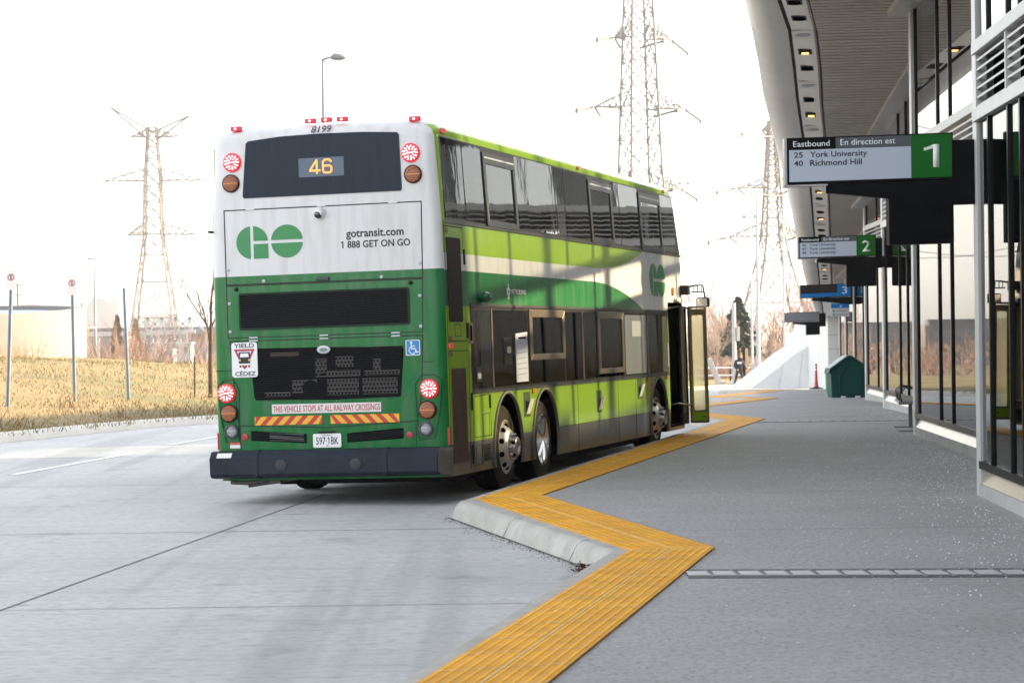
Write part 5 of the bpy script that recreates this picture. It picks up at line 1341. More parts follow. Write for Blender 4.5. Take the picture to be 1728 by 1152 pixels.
def drain(y, x0, x1, dy, w, label, n):
    t = empty('trench_drain', ((x0+x1)/2, y, .15), label, 'drain', 'trench drains across the platform')
    D = mat('drain_dark', (.07, .07, .072), .7); L = mat('drain_pale', (.5, .5, .5), .6, var=.1, vs=5)
    X0, X1 = x0-(x0+x1)/2, x1-(x0+x1)/2
    F = lambda a, b, n_: (a, b+dy*(a-X0)/(X1-X0)-dy/2, n_)
    mb = MB(); mb.prism([(X0, -w/2), (X1, -w/2), (X1, w/2), (X0, w/2)], F, -.01, .004); mb.build('frame', D, t)
    mb = MB(); st = (X1-X0)/n
    for i in range(n): mb.prism([(X0+i*st+.012, -w*.22), (X0+(i+1)*st-.012, -w*.22), (X0+(i+1)*st-.012, w*.22), (X0+i*st+.012, w*.22)], F, .004, .009)
    mb.build('cover', L, t)
    mb = MB()
    for i in range(1, n): mb.prism([(X0+i*st-.010, -w*.42), (X0+i*st+.010, -w*.42), (X0+i*st-.02, w*.42), (X0+i*st-.04, w*.42)], F, .0045, .0105)
    mb.build('cross_bar', mat('bar_dark', (.16, .16, .16), .6), t)
drain(15.85, 1.12, 4.35, -.30, .56, 'slotted trench drain with pale covers nearest the camera', 19)
drain(40.8, 4.05, 7.05, -.05, .22, 'narrow pale drain line crossing the platform in the middle distance', 16)

def person():
    y = 128.; x = (1246.5-864)/4110.7*y; z = gz(y)
    t = empty('person', (x, y, z), 'person in a dark hooded top and trousers walking across the far road', 'person')
    def skin(name, verts, edges, radii, mats, par):
        me = bpy.data.meshes.new(name); me.from_pydata(verts, edges, []); o = bpy.data.objects.new(name, me); col.objects.link(o); o.parent = par
        me.materials.append(mats)
        sk = o.modifiers.new('skin', 'SKIN')
        for i, r in enumerate(radii): me.skin_vertices[0].data[i].radius = r if isinstance(r, tuple) else (r, r)
        me.skin_vertices[0].data[0].use_root = True; sk.use_smooth_shade = True
        s = o.modifiers.new('sub', 'SUBSURF'); s.levels = 2; s.render_levels = 2
        return o
    DK = mat('hoodie', (.022, .022, .026), .9, var=.2, vs=8); SK = mat('skin', (.42, .23, .15), .6)
    # x right in the picture, -y towards the camera; walks to the right
    v = [(0, 0, .95), (-.09, 0, .92), (-.16, .02, .50), (-.27, .04, .11), (-.17, 0, .05), (.09, 0, .92), (.17, -.02, .52), (.22, .0, .12), (.33, -.02, .07),
         (0, 0, 1.15), (.02, 0, 1.38), (.03, 0, 1.50), (.05, -.01, 1.63), (.06, -.01, 1.72),
         (-.16, -.02, 1.40), (-.24, -.06, 1.14), (-.10, -.16, .97), (.19, .02, 1.40), (.29, .04, 1.15), (.37, -.02, .93)]
    e = [(0, 1), (1, 2), (2, 3), (3, 4), (0, 5), (5, 6), (6, 7), (7, 8), (0, 9), (9, 10), (10, 11), (11, 12), (12, 13), (10, 14), (14, 15), (15, 16), (10, 17), (17, 18), (18, 19)]
    r = [(.16, .12), .10, .075, .05, .045, .10, .075, .05, .045, (.18, .13), (.19, .13), .08, .115, .07, .085, .07, .05, .085, .07, .05]
    b = skin('body', v, e, r, DK, t)
    mb = MB(); mb.lathe([(0, -.02), (.05, 0), (.075, .05), (.06, .12), (0, .15)], (.10, -.075, 1.57), (.15, 0, 1), 14); mb.build('face', SK, t, smooth=80)
    for c in ((-.08, -.18, .94), (.38, -.03, .90)):
        mb = MB(); mb.lathe([(0, -.05), (.035, -.02), (.04, .03), (0, .06)], c, (.1, -.2, 1), 10); mb.build('hand', SK, t, smooth=80)
    mb = MB(); mb.prism(rrect(-.10, .14, 1.27, 1.37, .03), lambda a, b_, n: (a, -n, b_), .12, .145); mb.build('chest_print', mat('print_white', (.6, .6, .6), .7), t)
    for c in ((-.25, .02, .0), (.25, -.02, .0)):
        mb = MB(); mb.add([(c[0]-.06, c[1]-.05, .0), (c[0]+.20, c[1]-.05, .0), (c[0]+.20, c[1]+.05, 0), (c[0]-.06, c[1]+.05, 0), (c[0]-.06, c[1]-.05, .10), (c[0]+.16, c[1]-.04, .05), (c[0]+.16, c[1]+.04, .05), (c[0]-.06, c[1]+.05, .10)], [(0, 3, 2, 1), (4, 5, 6, 7), (0, 1, 5, 4), (1, 2, 6, 5), (2, 3, 7, 6), (3, 0, 4, 7)])
        mb.build('shoe', M_BLACK, t, bevel=.015)
person()

# ------------------------------------------------------------------ posts and lamps along the road
def bank_z(x, y):
    best = min(((math.hypot(x-p[0], y-p[1]), p, q) for p, q in zip(VERGE[:-1], VERGE[1:])), key=lambda r: r[0])
    # distance to the verge line
    dm = 1e9; yy = y
    for p, q in zip(VERGE[:-1], VERGE[1:]):
        d = Vector((q[0]-p[0], q[1]-p[1])); w = Vector((x-p[0], y-p[1])); t = max(0, min(1, w.dot(d)/d.dot(d)))
        c = Vector(p)+d*t; dd = (Vector((x, y))-c).length
        if dd < dm: dm = dd; yy = c.y
    return gz(yy)+.13+hill(dm, yy)-3.6*smst(26, 62, dm)
M_POST = mat('post_galvanised', (.30, .345, .40), .5, .5, var=.1, vs=5)
def sign_post(x, y, top, lean, plate, label):
    z = bank_z(x, y)
    t = empty('sign_post', (x, y, z), label, 'sign post', 'grey sign posts along the verge')
    mb = MB(); w = .022
    for a in (-w, w): mb.bar((a, 0, -.2), (a+lean*top, 0, top), .022, .05, up=(0, 1, 0))
    mb.bar((0, .012, -.2), (lean*top, .012, top), .045, .012, up=(0, 1, 0)); mb.build('post', M_POST, t)
    if plate:
        z0, z1 = plate; F = lambda a, b, n: (a+lean*b, -.03-n, b)
        mb = MB(); mb.prism(rrect(-.095, .095, z0, z1, .02), F, 0, .006); o = mb.build('sign_plate', mat('plate_white', (.80, .76, .76), .5), t)
        mb = MB(); c = z0+(z1-z0)*.62; r = .07
        frame_prism(mb, disc(0, c, r, 24), disc(0, c, r-.022, 24), F, .006, .009, 0)
        mb.prism([(-.05, c+.04), (-.04, c+.05), (.05, c-.04), (.04, c-.05)], F, .009, .011, 0)
        mb.prism(rrect(-.02, .022, c-.045, c+.045, .008), F, .006, .008, 1)
        mb.build('prohibition_ring', [mat('ring_red', (.50, .22, .22), .5), mat('ring_grey', (.25, .25, .27), .5)], o)  # ring and bar in pale colours
sign_post(-9.90, 47.7, 2.64, .046, (2.24, 2.64), 'grey sign post with a white prohibition plate, nearest to the round concrete wall')
sign_post(-9.09, 50.55, 2.62, -.008, (2.22, 2.62), 'grey sign post with a pale white plate, between two other posts on the bank')
sign_post(-8.48, 53.8, 2.45, -.030, None, 'grey sign post without a plate, closest to the bus')
def px(x, y, D):      # helper for siting far things by bearing
    return (x-864-(y-554)*.0131)*D/4110.7, CAMZ+((554.6-(x-864)*.0131)-y)*D/4110.7
M_POLE = mat('pole_white', (.40, .41, .43), .5)
def lamp_post(bx, D, topy, basey, armdx, label, w=.10, double=False, col_=None):
    x, zt = px(bx, topy, D); _, zb = px(bx, basey, D)
    t = empty('street_lamp', (x, D, zb), label, 'street lamp', 'street lamps around the terminal')
    h = zt-zb; m = col_ or mat('lamp_grey', (.20, .21, .23), .5, .2)
    mb = MB(); mb.tube([(0, 0, -1), (0, 0, .5), (0, 0, h)], [w*1.25, w*1.15, w*.6], 10); mb.build('pole', m, t, smooth=60)
    for sgn in ((1, -1) if double else (1,)):
        a = armdx*sgn
        mb = MB(); mb.tube([(0, 0, h-.05), (a*.15, 0, h+.02), (a*.4, 0, h+.05)], [w*.6, w*.5, w*.45], 8)
        mb.tube([(a*.35, 0, h+.04), (a*.5, 0, h+.07), (a*.8, 0, h+.055), (a, 0, h+.02)], [.06, .13, .12, .05], 8); mb.build('lamp_head', m, t, smooth=60)
lamp_post(545, 85, 101, 600, .80, 'tall street lamp with a cobra head rising behind the bus roof', .085)
lamp_post(159.5, 290, 438, 596, -.9, 'thin street lamp standing beyond the grassy bank', .16)
lamp_post(1266.5, 140, 368, 646, .5, 'white light pole with a small head, slimmer of the pair close together', .07, True, M_POLE)
lamp_post(1276.5, 133, 314, 648, .55, 'tallest white light pole of the pair, standing behind the walker', .11, True, M_POLE)
lamp_post(1321, 122, 325, 625, .5, 'white light pole rising behind the white buttress', .07, True, M_POLE)
lamp_post(1154.5, 150, 312, 640, .4, 'thin white light pole just past the front of the bus', .05, True, M_POLE)
def stub_pole():
    x, zb = px(1240, 650, 134); _, zt = px(1240, 512, 134)
    t = empty('white_pole', (x, 134, zb), 'thick short white pole with a control box, left of the walker', 'pole')
    mb = MB(); mb.tube([(0, 0, -.5), (0, 0, zt-zb)], [.12, .11], 12); mb.build('pole', M_POLE, t, smooth=60)
    mb = MB(); mb.box(.14, .30, -.12, .12, 2.4, 3.2); mb.build('control_box', mat('box_beige', (.45, .43, .38), .5), t, bevel=.02)
    mb = MB(); mb.box(-.3, .3, -.3, .3, -.5, .12); mb.build('footing', M_CONC, t)
stub_pole()
def small_things():
    x, zb = px(1258, 640, 138); _, zt = px(1258, 587, 138)
    t = empty('information_totem', (x, 138, zb), 'narrow dark and tan totem standing behind the walker', 'totem')
    mb = MB(); mb.box(-.16, .0, -.1, .1, 0, zt-zb); mb.build('dark_panel', M_BLACK, t, bevel=.01)
    mb = MB(); mb.box(.0, .16, -.09, .09, 0, zt-zb-.05); mb.build('tan_panel', mat('totem_tan', (.45, .30, .14), .5), t, bevel=.01)
    x, zb = px(1338, 610, 135); _, zt = px(1338, 562, 135)
    t = empty('notice_sign', (x, 135, zb), 'small white notice on a thin post behind the buttress', 'sign')
    mb = MB(); mb.tube([(0, 0, -1.0), (0, 0, zt-zb)], .03, 8); mb.build('post', M_STEEL, t)
    mb = MB(); mb.box(-.32, .32, -.05, -.03, zt-zb-.95, zt-zb); mb.build('plate', M_PAINTW, t)
    x, zb = px(134, 610, 280); _, zt = px(134, 541, 280)
    t = empty('warning_sign', (x, 280, zb), 'round yellow warning sign mounted on a white bar beyond the bank', 'sign')
    mb = MB(); mb.lathe([(1.0, 0), (1.0, .1), (0, .12)], (0, 0, zt-zb-.9), (0, -1, 0), 20); mb.v = [(a*1.0, b, (c-(zt-zb-.9))*1.35+(zt-zb-.9)) for a, b, c in mb.v]; mb.build('disc', mat('warn_yellow', (.75, .55, .06), .5), t)
    mb = MB(); mb.lathe([(.45, .12), (.40, .15), (0, .15)], (0, 0, zt-zb-.9), (0, -1, 0), 16); mb.build('disc_centre', mat('warn_pale', (.65, .60, .40), .5), t)
    mb = MB(); mb.bar((-2.2, .2, zt-zb-.9), (2, .2, zt-zb-.9), .55, .2); mb.build('bar', M_PAINTW, t)
    mb = MB(); mb.tube([(0, .3, -2), (0, .3, zt-zb)], .1, 8); mb.build('post', M_STEEL, t)
    for i, (px_, ty, by, lb) in enumerate(((139.3, 512, 600, 'tall brown wooden pole beside the yellow sign'), (144.8, 545, 600, 'short brown wooden pole beside the yellow sign'))):
        x, zb = px(px_, by, 275); _, zt = px(px_, ty, 275)
        o = MB(); o.tube([(0, 0, -2), (0, 0, (zt-zb)*.6), (0, 0, zt-zb)], [.17, .15, .13], 9)
        q = o.build('wooden_pole', mat('wood_pole', (.26, .15, .08), .9, var=.3, vs=3), smooth=60); q.location = (x, 275, zb); tag(q, lb, 'pole', 'wooden poles beyond the bank')
    x, zb = px(31, 560, 330); _, zt = px(31, 480, 330)
    t = empty('utility_pole', (x, 330, zb), 'brown utility pole with two cross arms rising behind the round concrete wall', 'utility pole')
    mb = MB(); mb.tube([(0, 0, -6), (0, 0, zt-zb)], [.2, .15], 8); mb.build('pole', mat('pole_brown', (.22, .11, .075), .9), t)
    for zz, w in ((zt-zb-.15, .9), (zt-zb-1.5, .5)):
        mb = MB(); mb.bar((-w, 0, zz), (w, 0, zz), .12); 
        for a in (-w*.9, w*.9): mb.tube([(a, 0, zz), (a, 0, zz+.25)], .05, 6)
        mb.build('cross_arm', mat('pole_brown', (.22, .11, .075), .9), t)
small_things()

# ------------------------------------------------------------------ round concrete wall on the bank
def drum():
    cx, cy, r = -20.25, 80.5, 6.1
    t = empty('concrete_drum', (cx, cy, 0), 'large round pale concrete wall with a sloping open top on the grassy bank', 'wall')
    mb = MB(); n = 64
    ztop = lambda x, y: 2.22+.042*(y-(cy-r))+.012*(x-cx+r)
    for k in range(n):
        a = 2*math.pi*k/n; c, s = math.cos(a), math.sin(a)
        xo, yo, xi, yi = cx+r*c, cy+r*s, cx+(r-.35)*c, cy+(r-.35)*s
        mb.v += [(xo-cx, yo-cy, -2.5), (xo-cx, yo-cy, ztop(xo, yo)), (xi-cx, yi-cy, ztop(xi, yi)), (xi-cx, yi-cy, .5)]
    for k in range(n):
        k2 = (k+1) % n
        for j in range(3): mb.f.append((k*4+j, k2*4+j, k2*4+j+1, k*4+j+1)); mb.m.append(0)
    mb.f.append(tuple(k*4+3 for k in range(n))); mb.m.append(1)
    mb.build('ring_wall', [mat('drum_concrete', (.20, .19, .175), .8, var=.10, vs=.7, bump=.1, bs=8), M_STEEL], t, smooth=35)
    mb = MB()
    vs = []
    for k in range(n):
        a = 2*math.pi*k/n; x, y = cx+(r-.36)*math.cos(a), cy+(r-.36)*math.sin(a); vs.append((x-cx, y-cy, ztop(x, y)-.14))
    mb.add(vs+[(a, b, c-.1) for a, b, c in vs], [tuple(range(n)), tuple(range(2*n-1, n-1, -1))]+[(k, n+k, n+(k+1) % n, (k+1) % n) for k in range(n)])
    mb.build('inner_shade_sheet', mat('inner_shade_blue', (.17, .24, .33), .6, 0), t)  # blue sheet stands in for the drum's shaded inner far wall
drum()

# ------------------------------------------------------------------ trees and scrub
def twig_tree(mb, p, d, L, rad, depth, rnd, spread=.5, m=0, sides=4, up=.15, n_br=3):
    pts, rr = [Vector(p)], [rad]; d = Vector(d).normalized()
    segs = 3
    for i in range(segs):
        d = (d+Vector((rnd.gauss(0, .09), rnd.gauss(0, .09), rnd.gauss(up*.3, .05)))).normalized()
        pts.append(pts[-1]+d*L/segs); rr.append(rad*(1-.45*(i+1)/segs))
    mb.tube(pts, rr, sides if depth > 1 else 3, m, caps=False)
    if depth <= 0: return
    for i in range(n_br):
        t = rnd.uniform(.35, 1); k = min(int(t*segs), segs-1); q = pts[k]+(pts[k+1]-pts[k])*(t*segs-k)
        a = rnd.uniform(0, 2*math.pi); o = d.orthogonal().normalized(); o2 = d.cross(o)
        nd = (d+(o*math.cos(a)+o2*math.sin(a))*rnd.uniform(spread*.6, spread*1.3)+Vector((0, 0, up))).normalized()
        twig_tree(mb, q, nd, L*rnd.uniform(.5, .75), rad*.5, depth-1, rnd, spread, m, sides, up, n_br)
BARK = mat('bark_brown', (.10, .065, .045), .9, var=.3, vs=6); TWIG = mat('twig_red', (.30, .185, .135), .9); TWIGP = mat('twig_pale', (.42, .33, .27), .9)
def bare_tree(x, y, z, h, seed, label, mt, group=None, spread=.45, depth=4, r0=None, n_br=3, cat='tree', name='bare_tree', trunk=.45):
    rnd = random.Random(seed)
    t = empty(name, (x, y, z), label, cat, group)
    r0 = r0 or h*.012
    mb = MB(); th = h*trunk
    pts = [(0, 0, -.3), (rnd.gauss(0, .01)*h, 0, th*.5), (rnd.gauss(0, .015)*h, 0, th)]; mb.tube(pts, [r0*1.2, r0, r0*.8], 7)
    mb.build('trunk', mt, t, smooth=60)
    mb = MB()
    twig_tree(mb, pts[-1], (rnd.gauss(0, .08), 0, 1), h*.36, r0*.75, depth, rnd, spread*.8, n_br=n_br)
    for i in range(4):
        q = Vector(pts[1])+(Vector(pts[2])-Vector(pts[1]))*rnd.uniform(.1, .95)
        a = rnd.uniform(0, 6.3); twig_tree(mb, q, (math.cos(a)*spread, math.sin(a)*spread, .8), h*.26, r0*.5, depth-1, rnd, spread, n_br=n_br)
    mb.build('crown', mt, t, fix=False)
    return t
bz = bank_z(-7.25, 58.5)
bare_tree(-7.25, 58.5, bz, 4.1, 4, 'slender leafless young tree beside the left edge of the bus', BARK, spread=.34, depth=4, r0=.055, trunk=.42)
mb = MB(); mb.tube([(0, 0, -.2), (.01, 0, .95)], .022, 6); q = mb.build('tree_stake', mat('stake_dark', (.07, .05, .04), .9)); q.location = (-7.52, 57.6, bank_z(-7.52, 57.6)); tag(q, 'short dark wooden stake beside the slender leafless tree', 'stake')
def shrub(x, y, z, w, h, n, seed, label, mats, group, leafy=0.):
    rnd = random.Random(seed); t = empty('shrub', (x, y, z), label, 'shrub', group)
    mb = MB()
    for i in range(n):
        a = rnd.uniform(0, 6.3); rr = rnd.random()**.5*w*.32
        p = (rr*math.cos(a), rr*math.sin(a), -.2); d = (rr*math.cos(a)/w*1.6+rnd.gauss(0, .12), rnd.gauss(0, .2), 1)
        twig_tree(mb, p, d, h*rnd.uniform(.45, .75), h*.008, 2, rnd, .42, rnd.randrange(len(mats)), 3, .1, 3)
    mb.build('stems', mats, t, fix=False)
    if leafy:
        mb = MB()
        for i in range(int(leafy)):
            a = rnd.uniform(0, 6.3); rr = rnd.random()**.6*w*.5; zz = rnd.random()**.8*h*(1-.5*(rr/(w*.5))**2)
            s = h*rnd.uniform(.015, .035); c = Vector((rr*math.cos(a), rr*math.sin(a), zz)); n1 = Vector((rnd.gauss(0, 1), rnd.gauss(0, 1), rnd.gauss(0, 1))).normalized(); n2 = n1.orthogonal().normalized()
            mb.add([c+n1*s, c+n2*s*.6, c-n1*s, c-n2*s*.6], [(0, 1, 2, 3)], rnd.randrange(2))
        mb.build('dry_leaves', [mat('dry_leaf', (.25, .13, .07), .9), mat('dry_leaf2', (.17, .10, .05), .9)], t, fix=False)
TW = [TWIG, BARK]
for i, (bx, w, ty, D, lb) in enumerate(((180, 4.2, 585, 130, 'low reddish scrub just past the round concrete wall'), (232, 9, 548, 175, 'largest leafless reddish bush beyond the crest of the bank'), (250, 5, 575, 150, 'leafless bush overlapping the right flank of the large reddish bush'),
      (300, 6, 612, 120, 'low brown scrub at the foot of the bank, left of the slender tree'), (338, 5, 600, 130, 'brown scrub behind the slender leafless tree'), (110, 5, 575, 110, 'brown brush against the right end of the round concrete wall'))):
    x, zt = px(bx, ty, D); zb = min(zt-1.2, bank_z(x, D) if D < 118 else -2.2)
    shrub(x, D, zb, w, zt-zb, 70 if w > 6 else 45, 20+i, lb, TW, 'leafless scrub beyond the bank', 0)
for i, (bx, w, ty, D) in enumerate(((28, 2.6, 562, 73), (40, 1.8, 573, 72), (8, 2, 575, 71))):
    x, zt = px(bx, ty, D); zb = bank_z(x, D)
    shrub(x, D, zb, w, max(.5, zt-zb), 26, 50+i, ('tall dry weeds before the round concrete wall, the tallest clump', 'low dry weeds before the round concrete wall, right of the tallest clump', 'dry weeds before the round concrete wall, left of the tallest clump')[i], [mat('weed_brown', (.24, .14, .07), .9), mat('weed_tan', (.38, .26, .13), .9)], 'dry weeds by the concrete wall')
def conifer(bx, D, ty, by, wpx, seed, label, mt, dens=1.0):
    rnd = random.Random(seed)
    x, zt = px(bx, ty, D); _, zb = px(bx, by, D); h = zt-zb; w = wpx*D/4110.7/2
    t = empty('conifer', (x, D, zb), label, 'tree', 'conifers in the background')
    mb = MB(); mb.tube([(0, 0, -1), (0, 0, h*.98)], [h*.02, h*.004], 6); mb.build('trunk', BARK, t)
    mb = MB(); nl = 26
    for i in range(nl):
        f = (i+.5)/nl; z = h*(.06+.92*f); rr = w*(1-f)**.85
        for k in range(int(9*dens)):
            a = rnd.uniform(0, 6.3); L = rr*rnd.uniform(.6, 1.12)
            tip = Vector((L*math.cos(a), L*math.sin(a), z-L*.18+rnd.gauss(0, .02)*h)); base = Vector((0, 0, z+rr*.05))
            for q in range(12):
                c = base.lerp(tip, rnd.uniform(.2, 1)); s = h*.05*rnd.uniform(.6, 1.3)
                n1 = Vector((math.cos(a)+rnd.gauss(0, .4), math.sin(a)+rnd.gauss(0, .4), rnd.gauss(-.2, .3))).normalized(); n2 = Vector((-n1.y, n1.x, rnd.gauss(0, .6)))
                mb.add([c-n1*s, c+n2*s*.45, c+n1*s, c-n2*s*.45], [(0, 1, 2, 3)], 0)
    mb.build('crown', mt, t, fix=False)
conifer(1246, 172, 502, 602, 100, 1, 'tall dark green conifer behind the walker', mat('needle_green', (.03, .06, .038), .9, var=.4, vs=1), 1.5)
conifer(198, 210, 532, 606, 34, 2, 'small dark pointed conifer on the crest of the bank', mat('needle_dark', (.09, .075, .05), .9), 1.0)
conifer(229, 230, 538, 606, 34, 3, 'small russet conifer standing in the reddish bush', mat('needle_russet', (.16, .09, .055), .9), .8)
conifer(1303, 250, 560, 640, 50, 5, 'low dark conifer seen through the legs of the pylon by the canopy', mat('needle_green', (.03, .06, .038), .9), 1.2)
# bare trees and scrub beyond the far road
k = 0
for bx, D, ty, seed, lb in ((1206, 165, 520, 1, 'pale leafless birch close to the open bus door'), (1222, 172, 535, 2, 'pale leafless birch right of the first one by the bus door'), (1300, 185, 540, 3, 'leafless tree behind the tallest white light pole'), (1352, 190, 545, 4, 'leafless tree left of the white pier'), (1178, 180, 530, 5, 'leafless tree hidden partly by the open bus door')):
    x, zt = px(bx, ty, D); bare_tree(x, D, -3.0, zt+3.0, seed, lb, TWIGP, 'leafless trees beyond the far road', .5, 4, n_br=4)
labels = ['russet scrub left of the walker', 'russet scrub behind the walker', 'russet scrub right of the paired light poles', 'russet scrub below the right pylon', 'russet scrub beside the white buttress', 'russet scrub behind the open bus door']
for i, (bx, D, ty, w) in enumerate(((1210, 150, 608, 4), (1242, 152, 612, 4), (1290, 155, 600, 5), (1330, 158, 595, 5), (1362, 160, 590, 5), (1180, 150, 605, 4))):
    x, zt = px(bx, ty, D); shrub(x, D, -2.2, w, zt+2.2, 60, 80+i, labels[i], TW+[TWIG], 'russet scrub beyond the far road', 260)
def woods():
    rnd = random.Random(5); mb = MB()
    def clump(x, y, z0, h):
        for j in range(7):
            p = (x+rnd.gauss(0, 1.2), y+rnd.gauss(0, 2), z0)
            twig_tree(mb, p, (rnd.gauss(0, .12), 0, 1), h*rnd.uniform(.4, .7), h*.011, 2, rnd, .5, rnd.randrange(2), 3, .1, 3)
    for i in range(85):
        y = rnd.uniform(250, 330); x = rnd.uniform(-.215, .15)*y; clump(x, y, -5.4, rnd.uniform(4, 8.5))
    for i in range(26):
        y = rnd.uniform(215, 250); x = rnd.uniform(.07, .14)*y; clump(x, y, -4.2, rnd.uniform(6, 11))
    tag(mb.build('far_woods', [TWIG, mat('twig_mauve', (.34, .25, .22), .9)], fix=False), 'mass of leafless reddish woods along the horizon', 'woods', kind='stuff')
woods()
def far_hedge():
    mb = MB(); rnd = random.Random(8)
    x = -130.
    while x < 90:
        w = rnd.uniform(3, 7); h = rnd.uniform(2.6, 4.4)
        for j in range(70):
            c = Vector((x+rnd.uniform(0, w), 340+rnd.uniform(-2, 2), -5.4+rnd.random()*h)); s = rnd.uniform(.25, .6)
            n1 = Vector((rnd.gauss(0, 1), rnd.gauss(0, 1), rnd.gauss(0, 1))).normalized(); n2 = n1.orthogonal()
            mb.add([c+n1*s, c+n2*s*.7, c-n1*s, c-n2*s*.7], [(0, 1, 2, 3)], rnd.randrange(2))
        x += w*.8
    tag(mb.build('undergrowth', [mat('brush_russet', (.17, .10, .07), .9), mat('brush_tan', (.27, .18, .11), .9)], fix=False), 'tangle of russet undergrowth at the foot of the far woods', 'undergrowth', kind='stuff')
far_hedge()
# fence by the far road
def fence():
    y = 146.; x0, _ = px(1165, 620, y); x1, _ = px(1300, 620, y)
    t = empty('guard_fence', (x0, y, -1.75), 'pale metal rail fence along the far road behind the walker', 'fence')
    mb = MB()
    for z in (.55, 1.0): mb.bar((0, 0, z), (x1-x0, 0, z), .09)
    mb.build('rail', M_PAINTW, t)
    n = 7
    for i in range(n):
        mb = MB(); a = (x1-x0)*i/(n-1); mb.bar((a, 0, -.6), (a, 0, 1.15), .08); mb.build('post', M_BLACK if i % 2 else M_STEEL, t)
fence()
def blocks():
    lbs = ['leaning concrete barrier slab nearest the bus door', 'leaning concrete slab at the foot of the paired light poles', 'leaning concrete slab beside the white buttress']
    for i, (a, b) in enumerate((((1196, 606), (1215, 648)), ((1268, 614), (1284, 645)), ((1288, 612), (1304, 632)))):
        D = 137.; x0, z0 = px(*a, D); x1, z1 = px(*b, D)
        mb = MB(); mb.bar((0, 0, 0), (x1-x0, .1, z1-z0), .28, .35, up=(0, 1, 0)); mb.box(x1-x0-.25, x1-x0+.35, -.3, .4, z1-z0-.25, z1-z0+.12)
        q = mb.build('concrete_slab', mat('slab_grey', (.42, .42, .42), .8, var=.1, vs=2), bevel=.02); q.location = (x0, D, z0); tag(q, lbs[i], 'concrete slab', 'leaning concrete slabs by the far road')
blocks()

# ------------------------------------------------------------------ buildings on the horizon
def tower_block():
    D = 1500.; t = None
    x0, zb = px(135, 562, D); x1, z1 = px(183, 509, D); xm, zm = px(155, 504, D); x2, _ = px(199, 509, D)
    t = empty('apartment_tower', ((x0+x2)/2, D, zb), 'grey high rise on the horizon with a sunlit pinkish end', 'building')
    W = x1-x0; H = z1-zb; off = -(x2-x0)/2
    blue = mat('tower_shaded_grey', (.12, .14, .17), .7); warm_ = mat('tower_sunlit_pink', (.22, .165, .14), .7); win = mat('tower_window', (.10, .12, .15), .3)  # pink paints the low sun on the end, grey the shaded front
    mb = MB(); mb.box(off, off+W*.28, 4, 18, -10, H*.86); mb.box(off+W*.28, off+W, 0, 18, -10, H); mb.box(off+W*.32, off+W*.85, 3, 15, H, H+2); mb.build('wall', blue, t)
    mb = MB(); mb.box(off+W, off+W+(x2-x1), 2, 16, -10, H*.96); mb.build('end_wall', warm_, t)
    for r in range(7):
        mb = MB(); z = 1.5+r*H/7.5
        mb.box(off+W*.30, off+W*.97, -.05, 0, z, z+1.2)
        mb.build('window_band', win, t)
    mb = MB()
    for q in range(3): mb.box(off+W+1+q*1.6, off+W+1.7+q*1.6, 1.9, 2, 0, H*.9)
    mb.build('balcony_bay', mat('tower_bay', (.34, .28, .25), .7), t)
tower_block()
def slab_block(bx0, bx1, ty, by, D, label, mt, name='office_block', rows=3, cap=None):
    x0, zb = px(bx0, by, D); x1, zt = px(bx1, ty, D)
    t = empty(name, ((x0+x1)/2, D, zb), label, 'building'); W = x1-x0; H = zt-zb
    mb = MB(); mb.box(-W/2, W/2, 0, W*.4, -8, H*.93); mb.box(-W/2-.2, W/2+.2, -.2, W*.4+.2, H*.93, H); mb.build('wall', mt, t)
    if cap:
        mb = MB(); mb.box(-W*.1, W*.12, W*.1, W*.25, H, H*1.14); mb.build('roof_plant', mt, t)
    for r in range(rows):
        mb = MB(); z = H*(.12+r*.8/max(rows, 1))
        mb.box(-W/2+W*.03, W/2-W*.03, -.06, 0, z, z+H*.4/max(rows, 1))
        mb.build('window_band', mat('far_window', (.12, .14, .17), .3), t)
slab_block(244, 302, 531, 562, 1500, 'pale grey office block on the horizon behind the left pylon', mat('office_grey', (.15, .17, .20), .7), rows=5, cap=True)
slab_block(36, 68, 513, 562, 1300, 'long low grey roof on the horizon behind the round concrete wall', mat('office_grey', (.15, .17, .20), .7), rows=3)
slab_block(96, 215, 554, 590, 420, 'long dark flat roofed warehouse beyond the bank', mat('warehouse_dark', (.10, .115, .14), .7), 'warehouse', 1)
slab_block(215, 372, 551.5, 566, 480, 'long dark blue roofed warehouse behind the left pylon', mat('warehouse_blue', (.13, .16, .21), .7), 'warehouse', 1)
slab_block(322, 372, 562, 612, 300, 'tan warehouse left of the bus', mat('warehouse_tan', (.24, .175, .13), .8, var=.05, vs=.2), 'warehouse', 1)
for x0_, x1_, lb in ((430, 640, 'dark flat warehouse standing behind the bus'), (660, 900, 'dark low warehouse behind the middle of the bus')):
    slab_block(x0_, x1_, 552, 590, 420, lb, mat('warehouse_dark', (.10, .115, .14), .7), 'warehouse', 1)
